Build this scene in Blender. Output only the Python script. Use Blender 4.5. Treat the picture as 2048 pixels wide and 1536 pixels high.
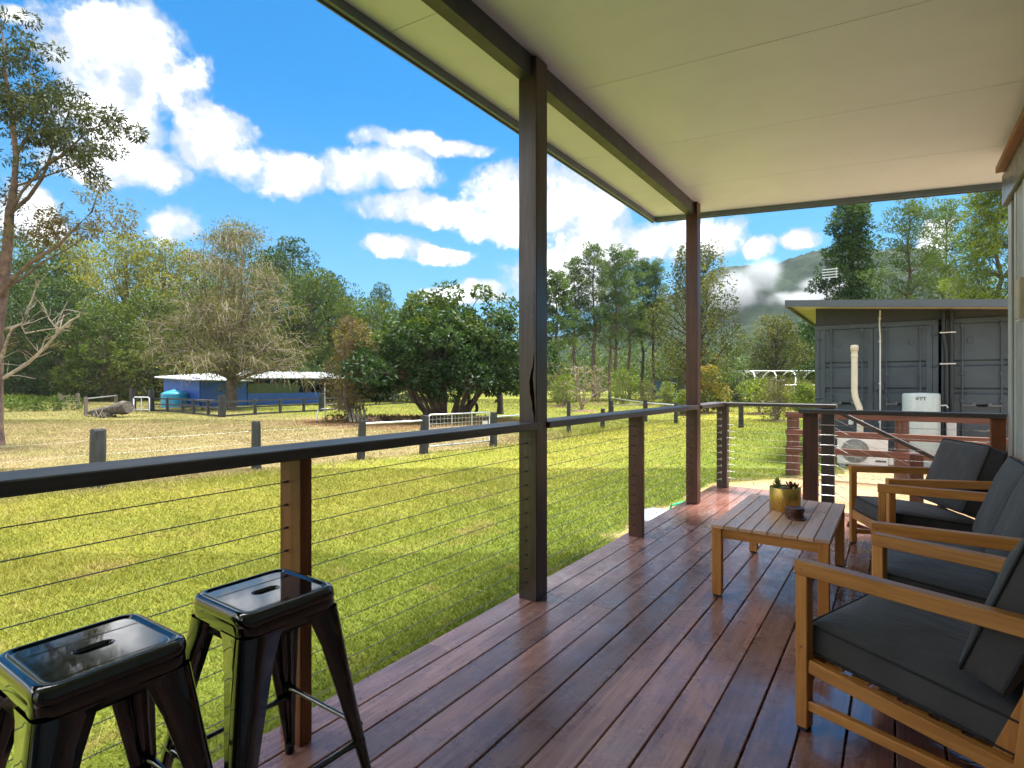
import bpy, bmesh, math, random
import numpy as np
from mathutils import Vector, Matrix

R = math.radians
rnd = random.Random(7)
rng = np.random.default_rng(11)
S = bpy.context.scene
C = S.collection
for o in list(bpy.data.objects):
    bpy.data.objects.remove(o)

# ------------------------------------------------------------------ camera
YAW = 34.75
cam_d = bpy.data.cameras.new('camera')
cam = bpy.data.objects.new('camera', cam_d)
C.objects.link(cam)
cam.location = (0, 0, 1.24)
cam.rotation_euler = (R(90), 0, R(YAW))
cam_d.sensor_width = 36
cam_d.lens = 19.415
cam_d.clip_start = 0.02
cam_d.clip_end = 6000
S.camera = cam

# ------------------------------------------------------------------ light
SUN_AZ, SUN_EL = 25.0, 74.0        # azimuth clockwise from +Y, degrees
sun_d = bpy.data.lights.new('sun', 'SUN')
sun_d.energy = 0.85
sun_d.angle = R(14.0)
sun_d.color = (1.0, 0.97, 0.92)
sun = bpy.data.objects.new('sun', sun_d)
C.objects.link(sun)
sv = Vector((math.cos(R(SUN_EL)) * math.sin(R(SUN_AZ)), math.cos(R(SUN_EL)) * math.cos(R(SUN_AZ)), math.sin(R(SUN_EL))))
sun.rotation_euler = (-sv).to_track_quat('-Z', 'Y').to_euler()
sun.location = (20, -10, 30)

S.view_settings.view_transform = 'Standard'
S.view_settings.look = 'None'
S.view_settings.gamma = 1.0
S.view_settings.use_curve_mapping = False
S.view_settings.exposure = 4.12
S.render.engine = 'CYCLES'
S.cycles.max_bounces = 6
S.cycles.diffuse_bounces = 4
S.cycles.glossy_bounces = 3
S.cycles.transmission_bounces = 4
S.cycles.transparent_max_bounces = 8
S.cycles.volume_bounces = 0
S.cycles.volume_max_steps = 128
S.cycles.sample_clamp_indirect = 6.0

SKY_STRENGTH = 0.085
FILL_CLOUD = 1.9          # radiance of thick cloud, raised in the unseen field for fill light
# cumulus banks: azimuth from +Y towards +X, elevation, half width, half height (radians)
CUMULUS = [(-1.2177, 0.4537, 0.1039, 0.0609), (-1.2618, 0.47, 0.0351, 0.0391), (-1.1675, 0.4547, 0.0536, 0.0364), (-1.2387, 0.3679, 0.0679, 0.062),
           (-1.2298, 0.3113, 0.0954, 0.0329), (-1.1034, 0.3874, 0.054, 0.0336), (-1.1208, 0.3532, 0.0421, 0.0309), (-1.0157, 0.334, 0.0868, 0.0351),
           (-0.973, 0.3432, 0.0482, 0.0297), (-0.8918, 0.3519, 0.0636, 0.034), (-0.8153, 0.3621, 0.0791, 0.0344), (-0.8066, 0.4084, 0.0794, 0.0178),
           (-0.7272, 0.3995, 0.0403, 0.0152), (-0.7716, 0.3027, 0.1027, 0.0274), (-1.1577, 0.2367, 0.0418, 0.0304), (-0.592, 0.3213, 0.0991, 0.0637),
           (-0.4929, 0.3113, 0.1056, 0.0715), (-0.6282, 0.28, 0.0814, 0.0331), (-0.8239, 0.2391, 0.0568, 0.0183), (-0.7468, 0.2296, 0.0581, 0.0169),
           (-0.6824, 0.1635, 0.0813, 0.0245), (-0.4221, 0.2423, 0.1356, 0.0415), (-0.2865, 0.2424, 0.0716, 0.0401), (-0.192, 0.2207, 0.0314, 0.0189),
           (-0.1187, 0.2246, 0.0313, 0.0136), (-1.3418, 0.4599, 0.0229, 0.0118), (-1.3241, 0.2264, 0.0371, 0.0385),
           (0.0528, 0.203, 0.0277, 0.0375), (-0.6914, 0.3993, 0.0541, 0.0137), (-0.5198, 0.1852, 0.1064, 0.0517)]


class NT:
    """little helper for building node trees"""
    def __init__(self, tree):
        self.t = tree
        self.n = tree.nodes
        self.l = tree.links

    def node(self, typ, **kw):
        nd = self.n.new(typ)
        for k, v in kw.items():
            setattr(nd, k, v)
        return nd

    def put(self, sock, v):
        if v is None:
            return
        if hasattr(v, 'is_output'):
            self.l.new(v, sock)
        else:
            sock.default_value = v

    def m(self, op, a=None, b=None, c=None, clamp=False):
        nd = self.node('ShaderNodeMath', operation=op, use_clamp=clamp)
        for i, v in enumerate((a, b, c)):
            self.put(nd.inputs[i], v)
        return nd.outputs[0]

    def vm(self, op, a=None, b=None):
        nd = self.node('ShaderNodeVectorMath', operation=op)
        self.put(nd.inputs[0], a)
        self.put(nd.inputs[1], b)
        return nd.outputs[0]

    def mix(self, f, a, b, blend='MIX'):
        nd = self.node('ShaderNodeMix', data_type='RGBA', blend_type=blend)
        self.put(nd.inputs[0], f)
        self.put(nd.inputs[6], c4(a))
        self.put(nd.inputs[7], c4(b))
        return nd.outputs[2]

    def noise(self, vec, scale, detail=4, rough=0.55, dist=0.0):
        nd = self.node('ShaderNodeTexNoise')
        self.put(nd.inputs['Vector'], vec)
        nd.inputs['Scale'].default_value = scale
        nd.inputs['Detail'].default_value = detail
        nd.inputs['Roughness'].default_value = rough
        nd.inputs['Distortion'].default_value = dist
        return nd.outputs['Fac']

    def smooth(self, v, a, b, lo=0.0, hi=1.0):
        nd = self.node('ShaderNodeMapRange', interpolation_type='SMOOTHSTEP')
        self.put(nd.inputs[0], v)
        nd.inputs[1].default_value = a
        nd.inputs[2].default_value = b
        nd.inputs[3].default_value = lo
        nd.inputs[4].default_value = hi
        return nd.outputs[0]

    def scalev(self, vec, s):
        nd = self.node('ShaderNodeMapping')
        self.put(nd.inputs['Vector'], vec)
        nd.inputs['Scale'].default_value = s
        return nd.outputs[0]


def c4(v):
    if isinstance(v, (tuple, list)) and len(v) == 3:
        return (v[0], v[1], v[2], 1.0)
    return v


def make_world():
    w = bpy.data.worlds.new('World')
    S.world = w
    w.use_nodes = True
    w.node_tree.nodes.clear()
    k = NT(w.node_tree)
    out = k.node('ShaderNodeOutputWorld')
    bg = k.node('ShaderNodeBackground')
    bg.inputs['Strength'].default_value = 1.0
    sky = k.node('ShaderNodeTexSky', sky_type='NISHITA')
    sky.sun_disc = False
    sky.sun_elevation = R(SUN_EL)
    sky.sun_rotation = R(SUN_AZ)
    sky.air_density = 1.0
    sky.dust_density = 0.4
    sky.ozone_density = 2.0
    hs = k.node('ShaderNodeHueSaturation')
    hs.inputs['Saturation'].default_value = 1.12
    hs.inputs['Value'].default_value = 1.0
    k.l.new(sky.outputs[0], hs.inputs['Color'])
    skyc = k.mix(1.0, hs.outputs[0], (SKY_STRENGTH * 0.0140, SKY_STRENGTH * 0.114, SKY_STRENGTH * 0.152), 'MULTIPLY')
    tc = k.node('ShaderNodeTexCoord')
    d = tc.outputs['Generated']
    sep = k.node('ShaderNodeSeparateXYZ')
    k.l.new(d, sep.inputs[0])
    x, y, z = sep.outputs
    az = k.m('ARCTAN2', x, y)
    el = k.m('ARCSINE', z)
    wn = k.node('ShaderNodeTexNoise')
    k.put(wn.inputs['Vector'], d)
    wn.inputs['Scale'].default_value = 9.0
    wn.inputs['Detail'].default_value = 4
    wn.inputs['Roughness'].default_value = 0.6
    ws = k.node('ShaderNodeSeparateColor')
    k.l.new(wn.outputs['Color'], ws.inputs[0])
    az = k.m('ADD', az, k.m('MULTIPLY', k.m('SUBTRACT', ws.outputs[0], 0.5), 0.085))
    el = k.m('ADD', el, k.m('MULTIPLY', k.m('SUBTRACT', ws.outputs[1], 0.5), 0.060))
    best = None
    hrel = None
    for (a, e, ra, re) in CUMULUS:
        da = k.m('DIVIDE', k.m('SUBTRACT', az, a), ra * 1.12)
        de = k.m('DIVIDE', k.m('SUBTRACT', el, e), re * 1.12)
        d2 = k.m('ADD', k.m('MULTIPLY', da, da), k.m('MULTIPLY', de, de))
        v = k.m('SUBTRACT', 1.0, d2)
        best = v if best is None else k.m('SMOOTH_MAX', best, v, 0.35)
    # unseen cloud field outside the view, made denser and brighter as fill light
    ang = k.m('SUBTRACT', k.m('ARCTAN2', x, y), -0.55)
    away = k.smooth(k.m('ABSOLUTE', ang), 1.0, 1.4)
    over = k.smooth(el, 0.62, 0.85)
    away = k.m('MAXIMUM', away, over)
    field = k.noise(k.scalev(d, (1, 1, 1.9)), 2.6, 3, 0.55)
    field = k.m('MULTIPLY', k.m('SUBTRACT', field, 0.385), 6.0)
    field = k.m('SUBTRACT', field, k.m('MULTIPLY', k.m('SUBTRACT', 1.0, away), 5.0))
    best = k.m('MAXIMUM', best, field)
    best = k.m('MAXIMUM', best, -1.2)
    f1 = k.noise(d, 20.0, 7, 0.64)
    dens = k.m('ADD', best, k.m('MULTIPLY', k.m('SUBTRACT', f1, 0.5), 2.4))
    mask = k.smooth(dens, -0.08, 0.55)
    mask = k.m('MULTIPLY', mask, k.smooth(ws.outputs[2], 0.30, 0.55, 0.70, 1.0))
    # bright sunlit heaps, greyer thin parts and bases
    lump = k.m('ADD', k.m('ADD', dens, k.m('MULTIPLY', f1, 0.8)), k.m('MULTIPLY', k.m('SUBTRACT', ws.outputs[1], 0.5), 2.6))
    cloud = k.mix(k.smooth(lump, 0.65, 2.0), (0.043, 0.048, 0.054), (0.17, 0.17, 0.17))
    # the added fill cloud is brightened round the sun, dimmed on the far side
    dt = k.node('ShaderNodeVectorMath', operation='DOT_PRODUCT')
    k.put(dt.inputs[0], d)
    dt.inputs[1].default_value = sv
    glow = k.smooth(dt.outputs['Value'], -0.2, 0.95, 0.50, 1.25)
    cloud = k.mix(k.smooth(dens, 1.5, 2.3), cloud, k.vm('SCALE', (FILL_CLOUD, FILL_CLOUD, FILL_CLOUD), None))
    k.l.new(glow, [n for n in k.n if n.type == 'VECT_MATH' and n.operation == 'SCALE'][-1].inputs['Scale'])
    # thin haze whitening towards the horizon
    hz = k.smooth(el, 0.0, 0.50, 0.75, 0.0)
    base = k.mix(hz, skyc, (0.0185, 0.036, 0.054))
    col = k.mix(mask, base, cloud)
    k.l.new(col, bg.inputs['Color'])
    k.l.new(bg.outputs[0], out.inputs[0])
    w.cycles.sampling_method = 'MANUAL'
    w.cycles.sample_map_resolution = 512


make_world()

# ------------------------------------------------------------------ materials
M = {}


def new_mat(name):
    m = bpy.data.materials.new(name)
    m.use_nodes = True
    m.node_tree.nodes.clear()
    k = NT(m.node_tree)
    out = k.node('ShaderNodeOutputMaterial')
    p = k.node('ShaderNodeBsdfPrincipled')
    k.l.new(p.outputs[0], out.inputs[0])
    M[name] = m
    return m, k, p, out


def bump(k, p, h, dist, strength=1.0):
    b = k.node('ShaderNodeBump')
    b.inputs['Strength'].default_value = strength
    b.inputs['Distance'].default_value = dist
    k.l.new(h, b.inputs['Height'])
    k.l.new(b.outputs[0], p.inputs['Normal'])


def plain(name, col, rough=0.6, metal=0.0, var=0.12, scale=6.0, bmp=0.0, spec=0.5, coat=0.0):
    m, k, p, _ = new_mat(name)
    tc = k.node('ShaderNodeTexCoord').outputs['Object']
    n = k.noise(tc, scale, 5, 0.6)
    dark = tuple(c * (1 - var) for c in col)
    lite = tuple(min(1, c * (1 + var)) for c in col)
    k.put(p.inputs['Base Color'], k.mix(k.smooth(n, 0.3, 0.7), dark, lite))
    k.put(p.inputs['Roughness'], k.smooth(k.noise(tc, scale * 2.3, 4), 0.25, 0.75, max(0.02, rough - 0.07), min(1, rough + 0.07)))
    p.inputs['Metallic'].default_value = metal
    p.inputs['Specular IOR Level'].default_value = spec
    p.inputs['Coat Weight'].default_value = coat
    if bmp:
        bump(k, p, k.noise(tc, scale * 8, 5), bmp)
    return m


def wood(name, c1, c2, axis='y', rough=0.4, fine=40.0, bmp=0.0006, rvar=0.3, coat=0.0, spec=0.5):
    m, k, p, _ = new_mat(name)
    tc = k.node('ShaderNodeTexCoord').outputs['Object']
    oi = k.node('ShaderNodeObjectInfo').outputs['Random']
    cmb = k.node('ShaderNodeCombineXYZ')
    k.put(cmb.inputs[0], k.m('MULTIPLY', oi, 13.0))
    k.put(cmb.inputs[1], k.m('MULTIPLY', oi, 29.0))
    k.put(cmb.inputs[2], k.m('MULTIPLY', oi, 7.0))
    v = k.vm('ADD', tc, cmb.outputs[0])
    sc = {'x': (0.05, 1, 1), 'y': (1, 0.05, 1), 'z': (1, 1, 0.05)}[axis]
    g = k.noise(k.scalev(v, sc), fine, 6, 0.65, 0.6)
    g2 = k.noise(k.scalev(v, tuple(0.35 if s < 1 else s for s in sc)), fine * 0.12, 4, 0.5)
    f = k.m('ADD', k.m('MULTIPLY', g, 0.6), k.m('MULTIPLY', g2, 0.5))
    col = k.mix(k.smooth(f, 0.38, 0.72), c1, c2)
    bright = k.m('ADD', 0.80, k.m('MULTIPLY', oi, rvar))
    hsv = k.node('ShaderNodeHueSaturation')
    k.put(hsv.inputs['Value'], bright)
    k.put(hsv.inputs['Color'], col)
    k.put(p.inputs['Base Color'], hsv.outputs[0])
    k.put(p.inputs['Roughness'], k.smooth(g2, 0.25, 0.75, max(0.05, rough - 0.12), rough + 0.12))
    p.inputs['Coat Weight'].default_value = coat
    p.inputs['Coat Roughness'].default_value = 0.2
    p.inputs['Specular IOR Level'].default_value = spec
    bump(k, p, g, bmp)
    return m


def deck_mat():
    m, k, p, _ = new_mat('wet_deck_timber')
    tc = k.node('ShaderNodeTexCoord').outputs['Object']
    geo = k.node('ShaderNodeNewGeometry').outputs['Position']
    oi = k.node('ShaderNodeObjectInfo').outputs['Random']
    cmb = k.node('ShaderNodeCombineXYZ')
    k.put(cmb.inputs[0], k.m('MULTIPLY', oi, 17.0))
    k.put(cmb.inputs[1], k.m('MULTIPLY', oi, 31.0))
    v = k.vm('ADD', tc, cmb.outputs[0])
    g = k.noise(k.scalev(v, (1, 0.04, 1)), 55.0, 6, 0.65, 0.8)
    g2 = k.noise(k.scalev(v, (1, 0.3, 1)), 4.5, 5, 0.6, 0.5)
    col = k.mix(k.smooth(k.m('ADD', k.m('MULTIPLY', g, 0.55), k.m('MULTIPLY', g2, 0.45)), 0.36, 0.64), (0.175, 0.078, 0.060), (0.410, 0.215, 0.168))
    worn = k.noise(geo, 2.1, 5, 0.6)
    col = k.mix(k.m('MULTIPLY', k.smooth(worn, 0.45, 0.75), 0.55), col, (0.350, 0.245, 0.220))
    hsv = k.node('ShaderNodeHueSaturation')
    k.put(hsv.inputs['Value'], k.m('ADD', 0.78, k.m('MULTIPLY', oi, 0.5)))
    k.put(hsv.inputs['Color'], col)
    # puddled water towards the house and the open end: darker wood, glassy surface
    sx = k.node('ShaderNodeSeparateXYZ')
    k.put(sx.inputs[0], geo)
    near_wall = k.smooth(sx.outputs[0], -0.75, 0.35)
    open_end = k.smooth(sx.outputs[1], 3.6, 6.2)
    wet = k.m('ADD', k.m('MULTIPLY', k.m('MAXIMUM', near_wall, open_end), 0.36), k.noise(k.scalev(geo, (1, 0.55, 1)), 3.1, 6, 0.62, 1.2))
    wet = k.smooth(wet, 0.60, 0.76)
    k.put(p.inputs['Base Color'], k.mix(k.m('MULTIPLY', wet, 0.45), hsv.outputs[0], (0.165, 0.055, 0.037)))
    dry = k.smooth(k.noise(geo, 6.0, 5, 0.65), 0.3, 0.7, 0.20, 0.40)
    k.put(p.inputs['Roughness'], k.m('ADD', k.m('MULTIPLY', dry, k.m('SUBTRACT', 1.0, wet)), k.m('MULTIPLY', wet, 0.06)))
    p.inputs['Specular IOR Level'].default_value = 0.62
    p.inputs['Coat Weight'].default_value = 0.25
    p.inputs['Coat Roughness'].default_value = 0.16
    h = k.m('MULTIPLY', g, k.m('SUBTRACT', 1.0, k.m('MULTIPLY', wet, 0.85)))
    h = k.m('ADD', h, k.m('MULTIPLY', k.noise(geo, 9.0, 3), 2.2))
    bump(k, p, h, 0.0009)


deck_mat()
wood('rail_timber', (0.024, 0.018, 0.016), (0.070, 0.052, 0.044), 'y', 0.46, spec=0.8)
wood('rail_timber_x', (0.024, 0.017, 0.015), (0.066, 0.046, 0.038), 'x', 0.46, spec=0.8)
wood('post_dark', (0.026, 0.016, 0.013), (0.072, 0.043, 0.033), 'z', 0.38, spec=0.45)
wood('post_red', (0.115, 0.036, 0.014), (0.24, 0.085, 0.034), 'z', 0.5, spec=0.25)
wood('post_brown', (0.050, 0.020, 0.014), (0.12, 0.046, 0.031), 'z', 0.42, spec=0.4)
wood('post_black', (0.012, 0.012, 0.013), (0.032, 0.028, 0.027), 'z', 0.5)
wood('ranch_timber', (0.070, 0.023, 0.014), (0.155, 0.055, 0.033), 'x', 0.6, fine=25)
wood('ranch_timber_z', (0.060, 0.020, 0.012), (0.135, 0.050, 0.030), 'z', 0.6, fine=25)
wood('teak_x', (0.38, 0.145, 0.030), (0.60, 0.270, 0.068), 'x', 0.42, fine=60, bmp=0.0003)
wood('teak_z', (0.38, 0.145, 0.030), (0.60, 0.270, 0.068), 'z', 0.42, fine=60, bmp=0.0003)
wood('teak_y', (0.38, 0.145, 0.030), (0.60, 0.270, 0.068), 'y', 0.42, fine=60, bmp=0.0003)
wood('table_slat', (0.54, 0.320, 0.215), (0.74, 0.480, 0.345), 'y', 0.36, fine=60, bmp=0.0003, spec=0.6)
wood('coaster_wood', (0.060, 0.020, 0.014), (0.17, 0.060, 0.035), 'x', 0.4, fine=60, bmp=0.0003)
wood('batten_timber', (0.16, 0.065, 0.032), (0.32, 0.140, 0.070), 'y', 0.55)
wood('fence_black', (0.016, 0.017, 0.018), (0.040, 0.041, 0.042), 'z', 0.65)
wood('weathered_post', (0.10, 0.082, 0.064), (0.22, 0.185, 0.145), 'z', 0.8)
plain('ceiling_white', (0.73, 0.775, 0.96), 0.42, var=0.02, scale=3, bmp=0.0)
plain('ceiling_joint', (0.34, 0.29, 0.22), 0.7)
plain('roof_metal', (0.13, 0.165, 0.22), 0.35, var=0.06, metal=0.1)
plain('beam_paint', (0.050, 0.054, 0.062), 0.45, var=0.18)
plain('ply_soffit', (0.50, 0.43, 0.33), 0.7, var=0.10, scale=3)
plain('wall_steel', (0.34, 0.35, 0.35), 0.5, var=0.10)
plain('lintel_steel', (0.10, 0.094, 0.084), 0.34, var=0.30, scale=9, metal=0.35)
plain('trim_grey', (0.44, 0.46, 0.46), 0.4, var=0.05)
plain('trim_dark', (0.035, 0.036, 0.042), 0.4)
plain('container_paint', (0.042, 0.058, 0.074), 0.46, var=0.14, scale=3, bmp=0.0006)
plain('container_dark', (0.026, 0.030, 0.034), 0.6)
plain('container_trim', (0.110, 0.112, 0.116), 0.5, var=0.14)
plain('gutter_blue', (0.060, 0.074, 0.088), 0.38, var=0.05)
plain('zinc', (0.60, 0.62, 0.63), 0.35, metal=0.8, var=0.08)
plain('wire_steel', (0.30, 0.30, 0.29), 0.35, metal=0.9)
plain('stool_black', (0.0045, 0.005, 0.0065), 0.055, var=0.02, spec=0.6, coat=0.5)
plain('rubber', (0.012, 0.012, 0.013), 0.7)
plain('pvc', (0.58, 0.53, 0.42), 0.4, var=0.05)
plain('white_plastic', (0.60, 0.61, 0.61), 0.4, var=0.03)
plain('grey_plastic', (0.30, 0.31, 0.31), 0.5)
plain('tank_steel', (0.40, 0.46, 0.455), 0.32, var=0.03)
plain('brass', (0.62, 0.40, 0.10), 0.33, metal=0.75, var=0.06, scale=18)
plain('black_pipe', (0.010, 0.013, 0.017), 0.45)
plain('print_black', (0.012, 0.012, 0.014), 0.5)
plain('soil', (0.10, 0.062, 0.040), 0.95, var=0.35, scale=30, bmp=0.004)
plain('mulch', (0.20, 0.115, 0.060), 0.95, var=0.35, scale=14, bmp=0.02)
plain('shed_blue', (0.020, 0.085, 0.34), 0.5, var=0.10, scale=1.2)
plain('shed_blue_dull', (0.030, 0.085, 0.19), 0.55, var=0.12, scale=1.2)
plain('shed_roof', (0.50, 0.53, 0.53), 0.4, var=0.12, scale=1.0, metal=0.3)
plain('shed_mesh', (0.060, 0.085, 0.035), 0.8)
plain('tank_teal', (0.020, 0.24, 0.42), 0.4, var=0.06)
plain('tan_fabric', (0.50, 0.44, 0.33), 0.7)
plain('green_hose', (0.02, 0.42, 0.16), 0.4)
plain('blue_fitting', (0.01, 0.22, 0.55), 0.4)
plain('lid_grey', (0.25, 0.28, 0.31), 0.5, var=0.10, scale=12)
plain('log_bark', (0.10, 0.082, 0.062), 0.95, var=0.5, scale=7, bmp=0.03)
plain('bark_gum', (0.165, 0.105, 0.080), 0.9, var=0.42, scale=5, bmp=0.012)
plain('bark_pale', (0.36, 0.30, 0.24), 0.85, var=0.30, scale=6, bmp=0.006)
plain('bark_brown', (0.13, 0.092, 0.068), 0.95, var=0.4, scale=5, bmp=0.02)
plain('bark_dark', (0.048, 0.036, 0.028), 0.95, var=0.4, scale=5, bmp=0.02)
plain('twig_pink', (0.25, 0.20, 0.145), 0.9, var=0.3, scale=2)
plain('tyre', (0.014, 0.014, 0.015), 0.8)
plain('stone_brown', (0.26, 0.165, 0.10), 0.95, var=0.3, scale=6, bmp=0.02)
plain('house_white', (0.66, 0.67, 0.67), 0.5)
plain('pane_glass', (0.03, 0.04, 0.05), 0.05, var=0.02, spec=0.8)
plain('pink_board', (0.55, 0.36, 0.32), 0.7)


def cushion_mat():
    m, k, p, _ = new_mat('cushion_fabric')
    tc = k.node('ShaderNodeTexCoord').outputs['Object']
    w = k.noise(tc, 420.0, 2)
    n = k.noise(tc, 5.0, 5, 0.6)
    k.put(p.inputs['Base Color'], k.mix(k.smooth(n, 0.3, 0.7), (0.042, 0.040, 0.042), (0.058, 0.055, 0.058)))
    p.inputs['Roughness'].default_value = 0.78
    p.inputs['Sheen Weight'].default_value = 0.12
    p.inputs['Sheen Roughness'].default_value = 0.5
    h = k.m('ADD', k.m('MULTIPLY', w, 0.05), k.noise(k.scalev(tc, (1, 1.4, 1)), 7.0, 4, 0.55, 0.8))
    bump(k, p, h, 0.010, 0.8)


cushion_mat()
plain('piping', (0.014, 0.015, 0.018), 0.75)


def leaf_mat(name, dark, mid, lite, transl=0.34, rough=0.55):
    m, k, p, out = new_mat(name)
    at = k.node('ShaderNodeAttribute', attribute_name='tint').outputs['Fac']
    col = k.mix(k.smooth(at, 0.0, 0.55), dark, mid)
    col = k.mix(k.smooth(at, 0.5, 1.0), col, lite)
    k.put(p.inputs['Base Color'], col)
    p.inputs['Roughness'].default_value = rough
    p.inputs['Specular IOR Level'].default_value = 0.2
    tr = k.node('ShaderNodeBsdfTranslucent')
    tcol = k.mix(1.0, col, (1.25, 1.2, 0.65), 'MULTIPLY')
    k.put(tr.inputs['Color'], tcol)
    mx = k.node('ShaderNodeMixShader')
    mx.inputs[0].default_value = transl
    k.l.new(p.outputs[0], mx.inputs[1])
    k.l.new(tr.outputs[0], mx.inputs[2])
    k.l.new(mx.outputs[0], out.inputs[0])
    return m


leaf_mat('leaf_gum', (0.0315, 0.0414, 0.0154), (0.0595, 0.074, 0.0253), (0.1085, 0.111, 0.0385))
leaf_mat('leaf_gum_dry', (0.091, 0.0703, 0.0248), (0.14, 0.111, 0.0413), (0.154, 0.148, 0.0495))
leaf_mat('leaf_forest', (0.028, 0.052, 0.008), (0.068, 0.108, 0.015), (0.140, 0.170, 0.025))
leaf_mat('leaf_forest_dark', (0.0154, 0.0355, 0.0088), (0.0392, 0.074, 0.0165), (0.077, 0.1147, 0.0231))
leaf_mat('leaf_yellow', (0.105, 0.118, 0.010), (0.200, 0.208, 0.017), (0.300, 0.275, 0.026))
leaf_mat('leaf_vine', (0.0595, 0.0533, 0.0143), (0.105, 0.0925, 0.0231), (0.112, 0.1554, 0.0198))
leaf_mat('leaf_olive', (0.0434, 0.0533, 0.0099), (0.091, 0.1021, 0.0198), (0.1575, 0.1591, 0.0358))
leaf_mat('leaf_twig', (0.0665, 0.074, 0.0198), (0.112, 0.1147, 0.0358), (0.1645, 0.1702, 0.0385))
leaf_mat('leaf_dome', (0.0154, 0.0385, 0.011), (0.0392, 0.0777, 0.0198), (0.1225, 0.1591, 0.0242))
leaf_mat('leaf_autumn', (0.080, 0.055, 0.024), (0.125, 0.092, 0.034), (0.215, 0.185, 0.034))
leaf_mat('leaf_pine', (0.035, 0.0703, 0.0165), (0.0735, 0.1221, 0.0275), (0.126, 0.1776, 0.0385))
leaf_mat('leaf_conifer', (0.0154, 0.0429, 0.011), (0.0385, 0.0814, 0.0165), (0.091, 0.1443, 0.0275))
leaf_mat('leaf_bright', (0.07, 0.1073, 0.0121), (0.1295, 0.185, 0.0209), (0.21, 0.259, 0.0358))
leaf_mat('leaf_orange', (0.045, 0.066, 0.012), (0.095, 0.120, 0.022), (0.270, 0.200, 0.030))
leaf_mat('leaf_succulent', (0.060, 0.130, 0.030), (0.150, 0.260, 0.060), (0.330, 0.420, 0.150), 0.1)
leaf_mat('leaf_succulent_red', (0.060, 0.035, 0.020), (0.120, 0.060, 0.035), (0.180, 0.100, 0.050), 0.05)
leaf_mat('leaf_succulent_blue', (0.130, 0.190, 0.150), (0.230, 0.310, 0.260), (0.360, 0.430, 0.380), 0.05)
leaf_mat('weed_leaf', (0.100, 0.120, 0.020), (0.190, 0.210, 0.035), (0.340, 0.310, 0.080))


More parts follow.
